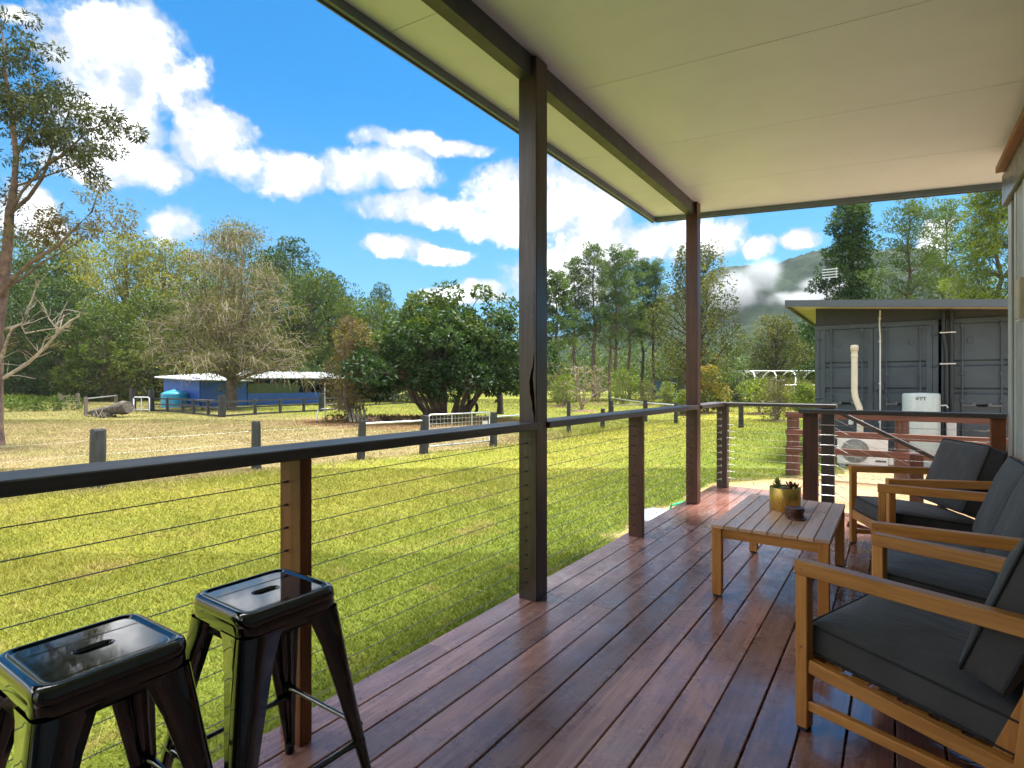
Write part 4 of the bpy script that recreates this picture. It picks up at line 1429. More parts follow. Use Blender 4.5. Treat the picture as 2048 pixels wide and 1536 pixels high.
MB().tube([(-2.30, 6.82, GZ + 0.17), (-2.32, 6.80, GZ + 0.1), (-2.32, 6.9, GZ)], 0.012, 8).build('grip', 'green_hose', hz)

# ------------------------------------------------------------------ fences
def split_stake(root, x, y, h, w, seed, mat='fence_black', name='post'):
    r = random.Random(seed)
    rings = []
    lean = (r.uniform(-.03, .03), r.uniform(-.03, .03))
    for f in (-.05, .25, .5, .75, .97, 1.0):
        s = w * (1.05 - .12 * f) * (0.94 if f == 1 else 1)
        rings.append([(x + lean[0] * f + s * px * r.uniform(.94, 1.06), y + lean[1] * f + s * py * r.uniform(.94, 1.06), GZ + h * f)
                      for px, py in ((-.5, -.42), (0, -.5), (.5, -.40), (.52, .3), (.3, .5), (-.35, .48), (-.52, .1))])
    m = MB().rings(rings, smooth=False)
    m.add(rings[-1], [tuple(range(7))])
    return m.build(name, mat, root)


pf = thing('paddock_fence', 'charcoal wooden posts with thin wires dividing the lawn from the dry paddock', 'fence', (-9.6, 9.0, GZ))
PP = [(-11.05, 0.9), (-10.634, 3.529), (-10.234, 6.01), (-9.804, 8.214), (-9.392, 9.793), (-8.901, 11.956), (-8.61, 15.60), (-8.71, 18.31)]
for i, (x, y) in enumerate(PP):
    split_stake(pf, x, y, (0.94, 0.96, 0.97, 0.87, 0.93, 0.93, 1.14, 0.80)[i], (0.2, 0.20, 0.145, 0.145, 0.17, 0.16, 0.11, 0.13)[i], 20 + i)
for (x, y) in ((-10.43, 4.75), (-9.6, 9.0), (-8.66, 13.9), (-8.66, 17.2)):
    MB().beam((x, y, GZ - .05), (x, y, GZ + 0.72), 0.03, 0.03).build('star_picket', 'fence_black', pf)
for a, b in ((0, 1), (1, 2), (2, 3), (5, 6), (6, 7)):
    for z in (0.20, 0.45, 0.68):
        p, q = PP[a], PP[b]
        MB().tube([(p[0], p[1], GZ + z + .1), ((p[0] + q[0]) / 2, (p[1] + q[1]) / 2, GZ + z + .08), (q[0], q[1], GZ + z + .1)], 0.0016, 5).build('wire', 'wire_steel', pf)
# galvanised strainer pipes
MB().tube([(-9.80, 8.21, GZ + 0.80), (-9.39, 9.79, GZ + 0.80)], 0.024, 8).build('strainer_pipe', 'zinc', pf)
MB().tube([(-8.90, 11.96, GZ + 0.80), (-8.66, 14.0, GZ + 0.80)], 0.024, 8).build('strainer_pipe', 'zinc', pf)

gate = thing('field_gate', 'galvanised wire mesh field gate between two charcoal posts', 'gate', (-9.15, 10.85, GZ))
ga, gb = Vector((-9.36, 9.93, GZ)), Vector((-8.94, 11.82, GZ))
gd = (gb - ga)
up = Vector((0, 0, 1))
m = MB()
m.tube([ga + up * .16, ga + up * .90, ga + gd * .015 + up * .93, gb - gd * .015 + up * .93, gb + up * .90, gb + up * .16, ga + up * .16], 0.019, 8)
m.build('frame', 'zinc', gate)
for f in (0.36, 0.69):
    MB().tube([ga + gd * f + up * .17, ga + gd * f + up * .92], 0.016, 8).build('stay', 'zinc', gate)
m = MB()
for i in range(1, 7):
    m.tube([ga + up * (.16 + .11 * i), gb + up * (.16 + .11 * i)], 0.0045, 5)
for i in range(1, 17):
    m.tube([ga + gd * (i / 17) + up * .17, ga + gd * (i / 17) + up * .92], 0.0045, 5)
m.build('mesh', 'zinc', gate)
q0 = ga + gd * .86
m = MB().beam(q0 + up * .62 + Vector((0.03, 0, 0)), q0 + gd * .09 + up * .62 + Vector((0.03, 0, 0)), 0.006, 0.17)
m.build('plate', 'white_plastic', gate)

of = thing('orchard_fence', 'charcoal posts with a white pipe rail in front of the orchard', 'fence', (-11, 25, GZ))
OP = [(-13.58, 29.54, 1.05), (-12.3, 27.0, 0.8), (-9.22, 23.77, 0.98), (-7.67, 23.32, 0.90), (-4.90, 22.62, 0.85)]
for i, (x, y, h) in enumerate(OP):
    split_stake(of, x, y, h, 0.17 if i in (2, 4) else 0.14, 60 + i)
MB().tube([(-13.58, 29.54, GZ + .9), (-9.22, 23.77, GZ + .85)], 0.022, 8).build('pipe_rail', 'zinc', of)
MB().tube([(-12.3, 27.0, GZ + .55), (-9.22, 23.77, GZ + .80)], 0.018, 8).build('pipe_brace', 'zinc', of)
MB().tube([(-9.22, 23.77, GZ + .85), (-7.67, 23.32, GZ + .80)], 0.022, 8).build('pipe_rail', 'zinc', of)

# black post and rail fence of the yard round the blue shed
yf = thing('yard_fence', 'black two rail timber fence around the yard of the blue shed', 'fence', (-31, 16, GZ))
YP = [(-38.03, 15.45), (-36.54, 15.73), (-34.54, 15.69), (-32.29, 15.27), (-30.12, 14.99), (-28.2, 14.71)]
YQ = [(-28.2, 14.71), (-28.9, 16.9), (-29.2, 18.6), (-29.3, 20.2), (-29.2, 21.4), (-31.5, 24.6), (-33.9, 28.0), (-34.2, 30.2), (-34.5, 32.4), (-34.9, 35.1)]
for k, L in enumerate((YP, YQ)):
    for i, (x, y) in enumerate(L):
        big = (k == 0 and i in (0, 5)) or (k == 1 and i in (4, 9))
        if k == 1 and i == 0:
            continue
        split_stake(yf, x, y, 1.30 if k == 0 and i == 0 else (1.1 if big else 0.84), 0.30 if big else 0.14, 90 + 10 * k + i)
    for (a, b) in zip(L[:-1], L[1:]):
        for z in (0.78, 0.44, 0.06):
            MB().beam((a[0], a[1], GZ + z), (b[0], b[1], GZ + z), 0.05, 0.085).build('rail', 'fence_black', yf)
gp = tag(split_stake(None, -40.3, 15.3, 1.4, 0.30, 140, name='gate_post'), 'tall black post behind the small white yard gate', 'post')
yg = thing('yard_gate', 'small white pipe gate beside the yard fence', 'gate', (-38.3, 15.0, GZ))
a, b = Vector((-38.95, 14.82, GZ)), Vector((-37.45, 15.10, GZ))
d = b - a
m = MB().tube([a, a + up * .80, a + d * .08 + up * .88, b - d * .08 + up * .88, b + up * .80, b], 0.035, 8)
m.tube([a + d * .5 + up * .88, a + d * .5], 0.03, 8).tube([a + up * .12, b + up * .12], 0.022, 6)
m.build('frame', 'house_white', yg)

wf = thing('pipe_fence', 'pale weathered posts joined by a white pipe at the forest edge', 'fence', (-39, 13, GZ))
split_stake(wf, -35.6, 11.3, 1.0, 0.17, 201, 'weathered_post')
split_stake(wf, -41.0, 14.6, 1.0, 0.17, 202, 'weathered_post')
MB().tube([(-35.6, 11.3, GZ + .90), (-41.0, 14.6, GZ + .95)], 0.035, 8).build('pipe_rail', 'zinc', wf)
fg = thing('farm_gate', 'rusty mesh farm gate hung on weathered posts at the forest edge', 'gate', (-44.6, 13.3, GZ))
split_stake(fg, -44.13, 12.6, 1.05, 0.2, 203, 'weathered_post')
split_stake(fg, -45.2, 13.9, 1.05, 0.2, 204, 'weathered_post')
m = MB()
for i in range(6):
    m.tube([(-44.13, 12.6, GZ + .15 + .15 * i), (-45.2, 13.9, GZ + .15 + .15 * i)], 0.014, 5)
for i in range(9):
    f = i / 8
    m.tube([(-44.13 - 1.07 * f, 12.6 + 1.3 * f, GZ + .15), (-44.13 - 1.07 * f, 12.6 + 1.3 * f, GZ + .9)], 0.012, 5)
m.build('mesh', 'twig_pink', fg)

# ------------------------------------------------------------------ blue shed, water tank and yard things
sh = thing('farm_shed', 'long blue steel shed with pale iron roof behind the bare tree', 'shed', (-42, 24, GZ))


def wall_seg(root, a, b, z0, z1, mat, name='wall', rib=0.25, t=0.06):
    m = MB().beam((a[0], a[1], GZ + (z0 + z1) / 2), (b[0], b[1], GZ + (z0 + z1) / 2), t, z1 - z0)
    A, B = Vector((a[0], a[1], 0)), Vector((b[0], b[1], 0))
    n = int((B - A).length / rib)
    for i in range(n):
        p = A + (B - A) * ((i + .5) / n)
        m.tube([(p.x, p.y, GZ + z0 + .01), (p.x, p.y, GZ + z1 - .01)], 0.035, 4, cap=False)
    return m.build(name, mat, root)


wall_seg(sh, (-45.83, 19.49), (-41.2, 19.9), 0, 2.15, 'shed_blue')
wall_seg(sh, (-41.2, 19.95), (-41.6, 23.6), 0, 1.85, 'shed_blue')
wall_seg(sh, (-45.83, 19.55), (-47.5, 26.0), 0, 2.3, 'shed_blue')
wall_seg(sh, (-41.62, 23.7), (-41.65, 30.4), 0, 0.95, 'shed_blue')
wall_seg(sh, (-41.62, 23.7), (-41.64, 28.2), 0.96, 1.75, 'shed_mesh', 'mesh_panel', 0.8)
wall_seg(sh, (-47.5, 26.0), (-46.0, 34.0), 0, 2.3, 'shed_blue_dull')
for y in (25.0, 27.0, 29.0, 30.8, 33.0):
    split_stake(sh, -41.75, y, 1.95, 0.22, 300 + int(y), 'bark_brown')


def roof_quad(root, pts, t, mat, name='roof'):
    m = MB()
    vs = list(pts) + [(x, y, z - t) for x, y, z in pts]
    m.add(vs, [(0, 1, 2, 3), (7, 6, 5, 4), (0, 4, 5, 1), (1, 5, 6, 2), (2, 6, 7, 3), (3, 7, 4, 0)])
    P = [Vector(p) for p in pts]
    n = 26
    for i in range(n + 1):
        f = i / n
        m.tube([P[0].lerp(P[1], f) + up * .012, P[3].lerp(P[2], f) + up * .012], 0.03, 4, cap=False)
    return m.build(name, mat, root)


roof_quad(sh, [(-46.3, 19.0, GZ + 2.22), (-40.5, 19.2, GZ + 1.98), (-41.0, 23.8, GZ + 1.95), (-47.8, 26.2, GZ + 2.75)], 0.06, 'shed_roof')
roof_quad(sh, [(-40.9, 23.0, GZ + 2.18), (-40.9, 33.5, GZ + 2.25), (-46.3, 34.3, GZ + 2.85), (-47.8, 24.6, GZ + 2.80)], 0.06, 'shed_roof')
wt = thing('water_tank', 'round teal rainwater tank in front of the blue shed', 'water tank', (-43.0, 19.0, GZ))
wt.scale = (.88, .88, .88)
prof = [(0.98, 0)]
for i in range(9):
    prof += [(0.98, .02 + i * .12), (1.0, .06 + i * .12), (1.0, .10 + i * .12), (0.98, .13 + i * .12)]
prof += [(0.98, 1.12), (0.9, 1.2), (0.5, 1.36), (0.22, 1.42), (0.22, 1.47), (0, 1.48)]
MB().lathe(prof, n=40).build('tank', 'tank_teal', wt, True)
MB().tube([(0.99, -.2, 0.2), (1.1, -.22, 0.2), (1.1, -.22, 0.05)], 0.03, 8).build('outlet', 'grey_plastic', wt, True)
pt = thing('picnic_table', 'low picnic table with a pink plank top inside the yard', 'table', (-37.4, 18.2, GZ))
for i in range(4):
    MB().bbox(-0.85, 0.85, -0.36 + i * .19, -0.36 + i * .19 + .17, 0.62, 0.66, 0.006).build('plank', 'pink_board', pt, True)
for s in (-1, 1):
    MB().beam((s * .6, -.35, 0), (s * .6, .0, .615), .06, .08).beam((s * .6, .35, 0), (s * .6, .04, .615), .06, .08).build('trestle', 'fence_black', pt, True)
    MB().bbox(-0.85, 0.85, s * .62 - .12, s * .62 + .12, 0.36, 0.40, 0.006).build('bench', 'fence_black', pt, True)

# fallen log heap in the paddock
lo = thing('log_heap', 'grey weathered log lying with broken roots in the dry paddock', 'log', (-32.9, 11.6, GZ))
r = random.Random(9)
m = MB()
pts = [(-34.9 + 2.9 * f, 11.2 + .75 * f, GZ + .18 + .34 * f) for f in np.linspace(0, 1, 9)]
m.tube(pts, [.10, .17, .15, .22, .20, .27, .30, .37, .30], 9)
m.build('trunk', 'log_bark', lo)
m = MB()
for i in range(26):
    p = Vector((-34.6 + r.uniform(0, 2.6), 11.0 + r.uniform(-.1, .7), GZ + .02))
    q = p + Vector((r.uniform(-.5, .5), r.uniform(-.3, .3), r.uniform(.08, .5)))
    m.tube([p, (p + q) / 2 + Vector((0, 0, r.uniform(0, .08))), q], [.05, .035, .015], 5)
m.build('broken_branches', 'log_bark', lo)

# cattle loading ramp by the autumn tree
rp = thing('loading_ramp', 'small weathered cattle loading ramp with pipe hoops beside the autumn tree', 'ramp', (-20.6, 16.1, GZ))
for (x, y) in ((-21.25, 15.75), (-20.55, 16.25)):
    MB().tube([(x, y, GZ - .02), (x, y, GZ + 1.75)], 0.025, 8).build('pole', 'zinc', rp)
m = MB()
hp = [(-21.55, 15.5, GZ), (-21.5, 15.55, GZ + .48), (-21.35, 15.65, GZ + .56), (-20.4, 16.35, GZ + .56), (-20.25, 16.45, GZ + .48), (-20.2, 16.5, GZ)]
m.tube(hp, 0.028, 8)
m.build('hoop', 'zinc', rp)
MB().beam((-21.2, 15.95, GZ + .72), (-20.4, 16.45, GZ + .72), 0.5, 0.06).build('platform', 'weathered_post', rp)
for i in range(5):
    o = Vector((-20.25 + .09 * i, 16.2 + .14 * i, 0))
    MB().beam((o.x, o.y, GZ + .70), (o.x + 1.15, o.y - .75, GZ + .06), 0.11, 0.035).build('ramp_board', 'weathered_post', rp)

# tyre on a post and a burnt stump beyond the shade tree
ty = thing('tyre_post', 'dark post with an old tyre leaning on it beyond the shade tree', 'post', (-19.0, 23.3, GZ))
split_stake(ty, -19.0, 23.29, 1.45, 0.15, 401)
m = MB()
m.tube([(-18.65 + .36 * math.cos(q * math.pi / 12), 23.1, GZ + .42 + .36 * math.sin(q * math.pi / 12)) for q in range(25)], 0.085, 8, cap=False)
m.build('tyre', 'tyre', ty)
st = thing('dead_stump', 'short charred stump standing in the green paddock', 'stump', (-18.2, 25.05, GZ))
m = MB().tube([(-18.2, 25.05, GZ), (-18.18, 25.05, GZ + .5), (-18.22, 25.05, GZ + 1.0), (-18.2, 25.05, GZ + 1.25)], [.22, .17, .19, .12], 9)
m.tube([(-18.2, 25.0, GZ + .7), (-18.42, 24.95, GZ + .75), (-18.5, 24.9, GZ + .62)], [.1, .09, .05], 7)
m.build('trunk', 'bark_dark', st)
rk = thing('boulders', 'two tan boulders on the bank under the shade tree', 'boulders', (-17.9, 16.4, GZ))
r = random.Random(13)
for (x, y, s) in ((-18.6, 16.3, .26), (-17.2, 16.9, .20)):
    bm = bmesh.new()
    bmesh.ops.create_icosphere(bm, subdivisions=3, radius=1)
    for v in bm.verts:
        v.co = Vector((v.co.x * s * 1.5, v.co.y * s, v.co.z * s * .8)) * (1 + .22 * math.sin(5 * v.co.x + 3 * v.co.y + s * 9) * math.cos(4 * v.co.z))
        v.co += Vector((x, y, GZ + s * .3))
    me = bpy.data.meshes.new('boulder')
    bm.to_mesh(me)
    bm.free()
    for p in me.polygons:
        p.use_smooth = True
    link('boulder', me, 'stone_brown', rk)

# hoop house frame, small blue cabin and white house in the distance
hh = thing('hoop_house', 'white bent pipe hoops of an uncovered tunnel frame beyond the lawn', 'greenhouse', (-5, 47, GZ))
ax = Vector((math.cos(R(YAW)), math.sin(R(YAW)), 0))
ay = Vector((-math.sin(R(YAW)), math.cos(R(YAW)), 0))
base = Vector((-8.9, 45.1, GZ))


def arch(o, hw=1.45, leg=1.45, hgt=2.72):
    pts = [o, o + up * leg]
    for q in range(1, 8):
        a = q * math.pi / 8
        pts.append(o + ay * (hw - hw * math.cos(a)) + up * (leg + (hgt - leg) * math.sin(a)) + ax * (0.42 * math.sin(a)))
    pts += [o + ay * 2 * hw + up * leg, o + ay * 2 * hw]
    return pts


for s in (0.0, 1.65, 3.15, 5.0, 7.0):
    MB().tube(arch(base + ax * s), 0.045, 8).build('hoop', 'house_white', hh)
MB().tube([base + ay * 1.45 + ax * .42 + up * 2.72, base + ay * 1.45 + ax * 7.4 + up * 2.72], 0.04, 8).build('ridge_pipe', 'house_white', hh)
MB().tube([base + ax * -.9 + up * 1.62 + ay * .02, base + ax * 7.2 + up * 1.58 + ay * .02], 0.045, 8).build('side_pipe', 'house_white', hh)

cb = thing('blue_cabin', 'tiny blue cabin with a white framed window among the orchard shrubs', 'cabin', (-21.5, 60.5, GZ))
o = Vector((-22.4, 61.2, GZ))


def lbox(root, name, mat, o, x0, x1, y0, y1, z0, z1):
    m = MB().box(x0, x1, y0, y1, z0, z1)
    m.v = [tuple(o + ax * p[0] + ay * p[1] + up * p[2]) for p in m.v]
    return m.build(name, mat, root)


lbox(cb, 'wall', 'shed_blue_dull', o, 0, 3.4, 0, 2.6, 0, 2.15)
lbox(cb, 'roof', 'container_dark', o, -.2, 3.6, -.25, 2.8, 2.16, 2.28)
w = lbox(cb, 'window', 'house_white', o, 1.05, 2.35, -.06, -.002, .62, 1.88)
for x in (1.15, 1.75):
    lbox(w, 'pane', 'pane_glass', o, x, x + .5, -.075, -.062, .74, 1.76)
wh = thing('white_house', 'pale roofed house half hidden by trees beyond the hoop frame', 'house', (-12, 78, GZ))
o = Vector((-16.4, 77.0, GZ))
lbox(wh, 'wall', 'house_white', o, 0, 6.5, 0, 5, 0, 3.0)
lbox(wh, 'roof', 'shed_roof', o, -.4, 6.9, -.5, 5.5, 3.01, 3.5)
for x in (0.8, 3.0, 5.0):
    w = lbox(wh, 'window', 'trim_dark', o, x, x + 1.0, -.05, -.002, 1.0, 2.2)
    lbox(w, 'pane', 'pane_glass', o, x + .08, x + .92, -.06, -.052, 1.08, 2.12)

# ------------------------------------------------------------------ trees
def crown_mesh(name, clumps, seed, L, W, droop=0.0, up_bias=0.0, shell=0.65, outward=1.0, tint_var=0.5, fold=0.0):
    """leaf cloud: clumps = (centre, radii, count, tone)"""
    r = np.random.default_rng(seed)
    V, T = [], []
    for (c, rad, n, tone) in clumps:
        p, d = ellipsoid_pts(n, c, rad, r, shell)
        dirs = d * outward + r.normal(size=(n, 3)) * 0.75
        dirs[:, 2] += up_bias - droop
        v, f = kites(p, dirs, L, W, r, fold)
        V.append(v)
        t = np.clip(tone + r.normal(size=n) * 0.16 * (tint_var / 0.5), 0, 1)
        T.append(np.repeat(t, 4))
    V = np.concatenate(V)
    f = np.arange(len(V)).reshape(-1, 4)
    return np_mesh(name, V, f, np.concatenate(T))


def limb(m, a, b, r0, r1, r, sag=0.12, n=5, sides=6):
    a, b = Vector(a), Vector(b)
    L = (b - a).length
    pts, rad = [], []
    off = Vector((r.uniform(-1, 1), r.uniform(-1, 1), r.uniform(-.3, 1))) * L * sag
    for i in range(n):
        f = i / (n - 1)
        j = Vector((r.uniform(-1, 1), r.uniform(-1, 1), r.uniform(-1, 1))) * L * 0.025 * (0 < i < n - 1)
        pts.append(a.lerp(b, f) + off * math.sin(f * math.pi) * .6 + j)
        rad.append(r0 * (1 - f) + r1 * f)
    m.tube(pts, rad, sides, cap=False)
    return pts


def tree(name, label, X, Y, H, RW, bark, leaf, seed, nc=22, leaves=5200, L=0.30, W=0.14, cb=0.22, top=0.9, tr=0.2, group=None, cl=(0.22, 0.36), droop=0.1,
         upb=0.0, shell=0.85, flat=0.75, lean=(0, 0), tone=(0.25, 0.8), shape=1.0, twigs=0, cat='tree', stems=1):
    """tapered trunk, limbs to every leaf clump and a crown of separate leaf clumps"""
    r = random.Random(seed)
    root = thing(name, label, cat, (X, Y, GZ), r.uniform(0, 6.28), group)
    m = MB()
    tops = []
    for s in range(stems):
        sp = [(0, 0, -.1)]
        rad = [tr * 1.35]
        ang = 6.28 * s / stems
        for i in range(1, 8):
            f = i / 7
            spread = (RW * .35 * f ** .8) if stems > 1 else 0
            sp.append((lean[0] * f * f + spread * math.cos(ang) + r.uniform(-.03, .03) * H * .5 * (f < 1), lean[1] * f * f + spread * math.sin(ang) + r.uniform(-.03, .03) * H * .5 * (f < 1), H * top * f))
            rad.append(tr * (1 - f) ** .75 + .02)
        m.tube(sp, rad, 9)
        tops.append(sp)
    clumps = []
    for i in range(nc):
        t = (i + r.uniform(.1, .9)) / nc
        env = max(0.05, math.sin(math.pi * min(1, t ** (0.72 * shape)) * .96 + .06)) ** 0.65
        a = i * 2.39996 + r.uniform(-.5, .5)
        rr = RW * env * r.uniform(.35, .86)
        z = H * (cb + (1 - cb) * t) - RW * .10
        rc = RW * r.uniform(*cl)
        c_ = Vector((lean[0] * t + rr * math.cos(a), lean[1] * t + rr * math.sin(a), min(z, H - rc * flat)))
        n = max(20, int(leaves / nc * r.uniform(.7, 1.3)))
        tn = r.uniform(*tone)
        clumps.append((c_, (rc, rc, rc * flat), n, tn))
        sp = tops[i % stems]
        hz = c_.z * r.uniform(.55, .8)
        k = min(6, max(1, int(hz / (H * top) * 7)))
        b = Vector(sp[k])
        limb(m, b, c_, tr * .42 * (1 - t * .55) + .015, .015, r)
        for q in range(twigs):
            u = Vector((r.uniform(-1, 1), r.uniform(-1, 1), r.uniform(-.6, .9))).normalized()
            limb(m, c_, c_ + u * rc * r.uniform(.7, 1.15), .022, .006, r, n=3, sides=4)
    m.build('trunk', bark, root, True)
    me = crown_mesh('crown', clumps, seed, L, W, droop, upb, shell)
    link('crown', me, leaf, root, True)
    return root


def replant(src, label, X, Y, sc, rz, group=None):
    c = copy_tree(src)
    c.location = (X, Y, GZ)
    c.scale = sc
    c.rotation_euler = (0, 0, rz)
    tag(c, label, None, group)
    return c


# --- forest on the left, far side of the paddock
FG = 'forest trees behind the paddock'
f1 = tree('forest_tree', 'dark green forest tree standing behind the farm gate', -69.16, 20.18, 12.6, 5.6, 'bark_brown', 'leaf_forest_dark', 31, 46, 15000, .27, .135, .08, group=FG, droop=.25, tr=.3)
f2 = tree('forest_tree', 'yellow-green crowned forest tree rising highest left of the lone white cloud', -82.5, 30.4, 21.4, 7.4, 'bark_brown', 'leaf_yellow', 32, 46, 14000, .32, .15, .34, group=FG, tr=.38, tone=(.1, .9))
f3 = tree('forest_tree', 'broad mid green forest tree just left of the bare olive tree', -63.44, 26.58, 11.6, 5.4, 'bark_brown', 'leaf_forest', 33, 46, 15000, .27, .135, .06, group=FG, droop=.2, tr=.3)
f4 = tree('forest_tree', 'tall grey-green forest tree whose top shows above the bare olive tree', -68.23, 37.86, 22.4, 5.4, 'bark_brown', 'leaf_olive', 34, 30, 7000, .32, .12, .42, group=FG, tr=.34, shell=.5)
replant(f1, 'dark forest tree at the left edge behind the red-brown gum trunk', -85.3, 16.3, (1.25, 1.25, 1.42), 2.0, FG)
replant(f1, 'low dark forest tree right of the red-brown gum trunk above the ferns', -71.6, 17.2, (.95, .95, .98), 4.1, FG)
replant(f2, 'yellow-green forest tree behind the pale bare limbs of the gum', -92.7, 28.2, (1.0, 1.0, 1.02), 1.0, FG)
replant(f3, 'mid green forest tree high behind the gum trunk near the left edge', -92.67, 23.3, (1.5, 1.5, 1.82), 3.3, FG)
replant(f3, 'low mid green forest tree straight behind the grey log', -63.3, 21.8, (.9, .9, .86), .6, FG)
replant(f2, 'yellow-green forest tree under the right end of the lone white cloud', -78.2, 33.4, (.86, .86, .97), 2.6, FG)
replant(f2, 'yellow forest tree close behind the left side of the bare olive tree', -78.6, 38.0, (.9, .9, .93), 5.2, FG)
replant(f1, 'dark forest tree filling the space behind the shed left of the bare tree', -63.66, 31.3, (1.0, 1.0, 1.06), 5.5, FG)
replant(f1, 'dark forest tree right behind the crown of the bare olive tree', -61.4, 37.7, (1.2, 1.2, 1.42), 1.4, FG)
f5 = tree('forest_tree', 'tall dark spiky topped tree right of the bare olive tree', -62.76, 41.66, 20.3, 4.4, 'bark_dark', 'leaf_forest_dark', 35, 30, 6200, .38, .15, .38, group=FG, tr=.3, cl=(.22, .34))
replant(f3, 'rounded mid green forest tree on the right slope of the forest', -54.0, 38.0, (1.05, 1.05, 1.27), 2.2, FG)
replant(f1, 'rounded dark forest tree lower on the right slope of the forest', -55.5, 41.8, (.98, .98, 1.2), 3.9, FG)
replant(f3, 'yellowish green forest tree behind the autumn tree', -50.7, 40.3, (.86, .86, 1.0), 5.0, FG)
replant(f5, 'small dark pointed tree far behind between the forest and the shade tree', -61.2, 54.9, (.7, .7, .80), 1.1, FG)
replant(f3, 'mid green tree beyond the left shoulder of the shade tree', -41.0, 36.0, (.8, .8, .86), 0.4, FG)
replant(f1, 'dark tree right behind the top of the shade tree', -36.0, 40.0, (.9, .9, .80), 0.9, FG)


def mass(name, mat, blobs, seed, L, W, kind='stuff', droop=0.0, upb=0.0, shell=.75):
    me = crown_mesh(name, blobs, seed, L, W, droop, upb, shell)
    o = link(name, me, mat)
    if kind:
        tag(o, kind=kind)
    return o


r = random.Random(77)
bl, vb, fern = [], [], []
for i in range(60):
    f = i / 59
    x, y = -80 + 44 * f + r.uniform(-2, 2), 13.5 + 22 * f + r.uniform(-2.5, 2.5)
    h = r.uniform(1.0, 3.2)
    bl.append(((x - 3.5, y + 3.5, GZ + h * .8), (r.uniform(1.8, 2.8), r.uniform(1.8, 2.8), h), 420, r.uniform(.1, .5)))
for i in range(26):
    f = r.uniform(0, 1)
    x, y = -72 + 27 * f, 15.5 + 13 * f
    h = r.uniform(2.2, 4.6)
    vb.append(((x - 1, y + 1, GZ + h * .6), (r.uniform(.9, 1.7), r.uniform(.9, 1.7), h * .75), 520, r.uniform(.1, .9)))
for i in range(16):
    fern.append(((-47 + r.uniform(-7, 4), 12.0 + r.uniform(-2, 2.5), GZ + .35), (r.uniform(.5, 1.0), r.uniform(.5, 1.0), .5), 160, r.uniform(.3, .9)))
tag(mass('undergrowth', 'leaf_forest_dark', bl, 51, .32, .16, droop=.2), 'dark undergrowth along the foot of the forest', 'undergrowth')
tag(mass('vine_thicket', 'leaf_vine', vb, 52, .34, .09, droop=.9), 'brown and green hanging vines at the forest edge', 'vines')
tag(mass('fern_patch', 'leaf_forest', fern, 53, .26, .08, upb=.3), 'light green ferns beside the farm gate', 'ferns')

# --- gum tree at the left edge: trunk, two main stems and long bare limbs
gum = thing('gum_tree', 'tall gum tree with red-brown trunk and sparse leaves at the left edge', 'tree', (-20.51, 4.34, GZ), R(YAW))
PX_ = 0.01386                                         # metres per unit of the sketch grid below


def gp_(u, v, dy=0.0):
    return Vector(((u + 4) * PX_, dy, (890 - v) * PX_))


m = MB()
m.tube([gp_(-4, 900), gp_(-5, 860), gp_(-5, 780), gp_(-3, 700), gp_(-1, 640), gp_(4, 600)], [.31, .265, .25, .24, .235, .21], 14)
m.tube([gp_(2, 640, .05), gp_(14, 560, .1), gp_(19, 480, .15), gp_(22, 425, .15), gp_(28, 370, .2), gp_(32, 310, .2), (gp_(30, 230, .1)), gp_(22, 140, 0), gp_(12, 60, .1)], [.19, .135, .115, .105, .08, .07, .055, .04, .02], 10)
m.tube([gp_(0, 640, -.05), gp_(-2, 560, -.1), gp_(-4, 470, -.2), gp_(2, 380, -.3), gp_(-8, 280, -.3), gp_(0, 170, -.2), gp_(-14, 50, 0)], [.20, .15, .13, .10, .08, .05, .02], 10)
m.build('trunk', 'bark_gum', gum, True)
m = MB()
tips = []


def gl(pts, r0, r1=.012):
    n = len(pts)
    m.tube(pts, [r0 * .68 * (1 - i / (n - 1)) ** .8 + r1 * .7 for i in range(n)], 7)
    tips.append(pts)


gl([gp_(22, 425, .15), gp_(50, 390, .3), gp_(85, 352, .2), gp_(100, 330, .1), gp_(126, 308, .2), gp_(150, 282, .3)], .075)
gl([gp_(26, 430, .1), gp_(75, 393, -.3), gp_(126, 355, -.5), gp_(160, 332, -.6), (gp_(205, 352, -.6))], .05)
gl([gp_(100, 330, .1), gp_(150, 300, .0), gp_(200, 270, -.2), gp_(245, 250, -.2), gp_(268, 280, -.2)], .035)
gl([gp_(85, 352, .2), gp_(90, 280, .5), gp_(110, 220, .6), gp_(128, 160, .6)], .04)
gl([gp_(32, 310, .2), gp_(55, 250, .3), gp_(70, 190, .2), gp_(62, 120, .2)], .04)
gl([gp_(0, 170, -.2), gp_(30, 110, -.4), gp_(50, 60, -.4), gp_(45, 30, -.4)], .03)
gl([gp_(28, 370, .2), gp_(60, 330, .8), gp_(90, 300, 1.2), gp_(110, 262, 1.3)], .035)
gl([gp_(10, 596), gp_(60, 560, -.3), gp_(110, 530, -.5), gp_(165, 503, -.6), gp_(200, 474, -.7), gp_(235, 440, -.7), gp_(245, 405, -.7)], .085)
gl([gp_(14, 575, .2), gp_(40, 545, .4), (gp_(70, 515, .5)), gp_(110, 490, .6), gp_(150, 465, .6)], .045)
gl([gp_(165, 503, -.6), gp_(150, 470, -.4), gp_(165, 440, -.3)], .025)
gl([gp_(110, 530, -.5), gp_(120, 495, -.2), gp_(95, 455, -.2)], .025)
bm_ = m
m = MB()
gl([gp_(10, 660, .1), gp_(42, 648, .2), gp_(52, 625, .2), gp_(64, 598, .2), gp_(72, 574, .2), gp_(80, 560, .2)], .045)
gl([gp_(12, 735, -.1), gp_(34, 705, -.2), gp_(40, 682, -.2), (gp_(56, 660, -.3)), gp_(80, 652, -.4), gp_(98, 648, -.4)], .055)
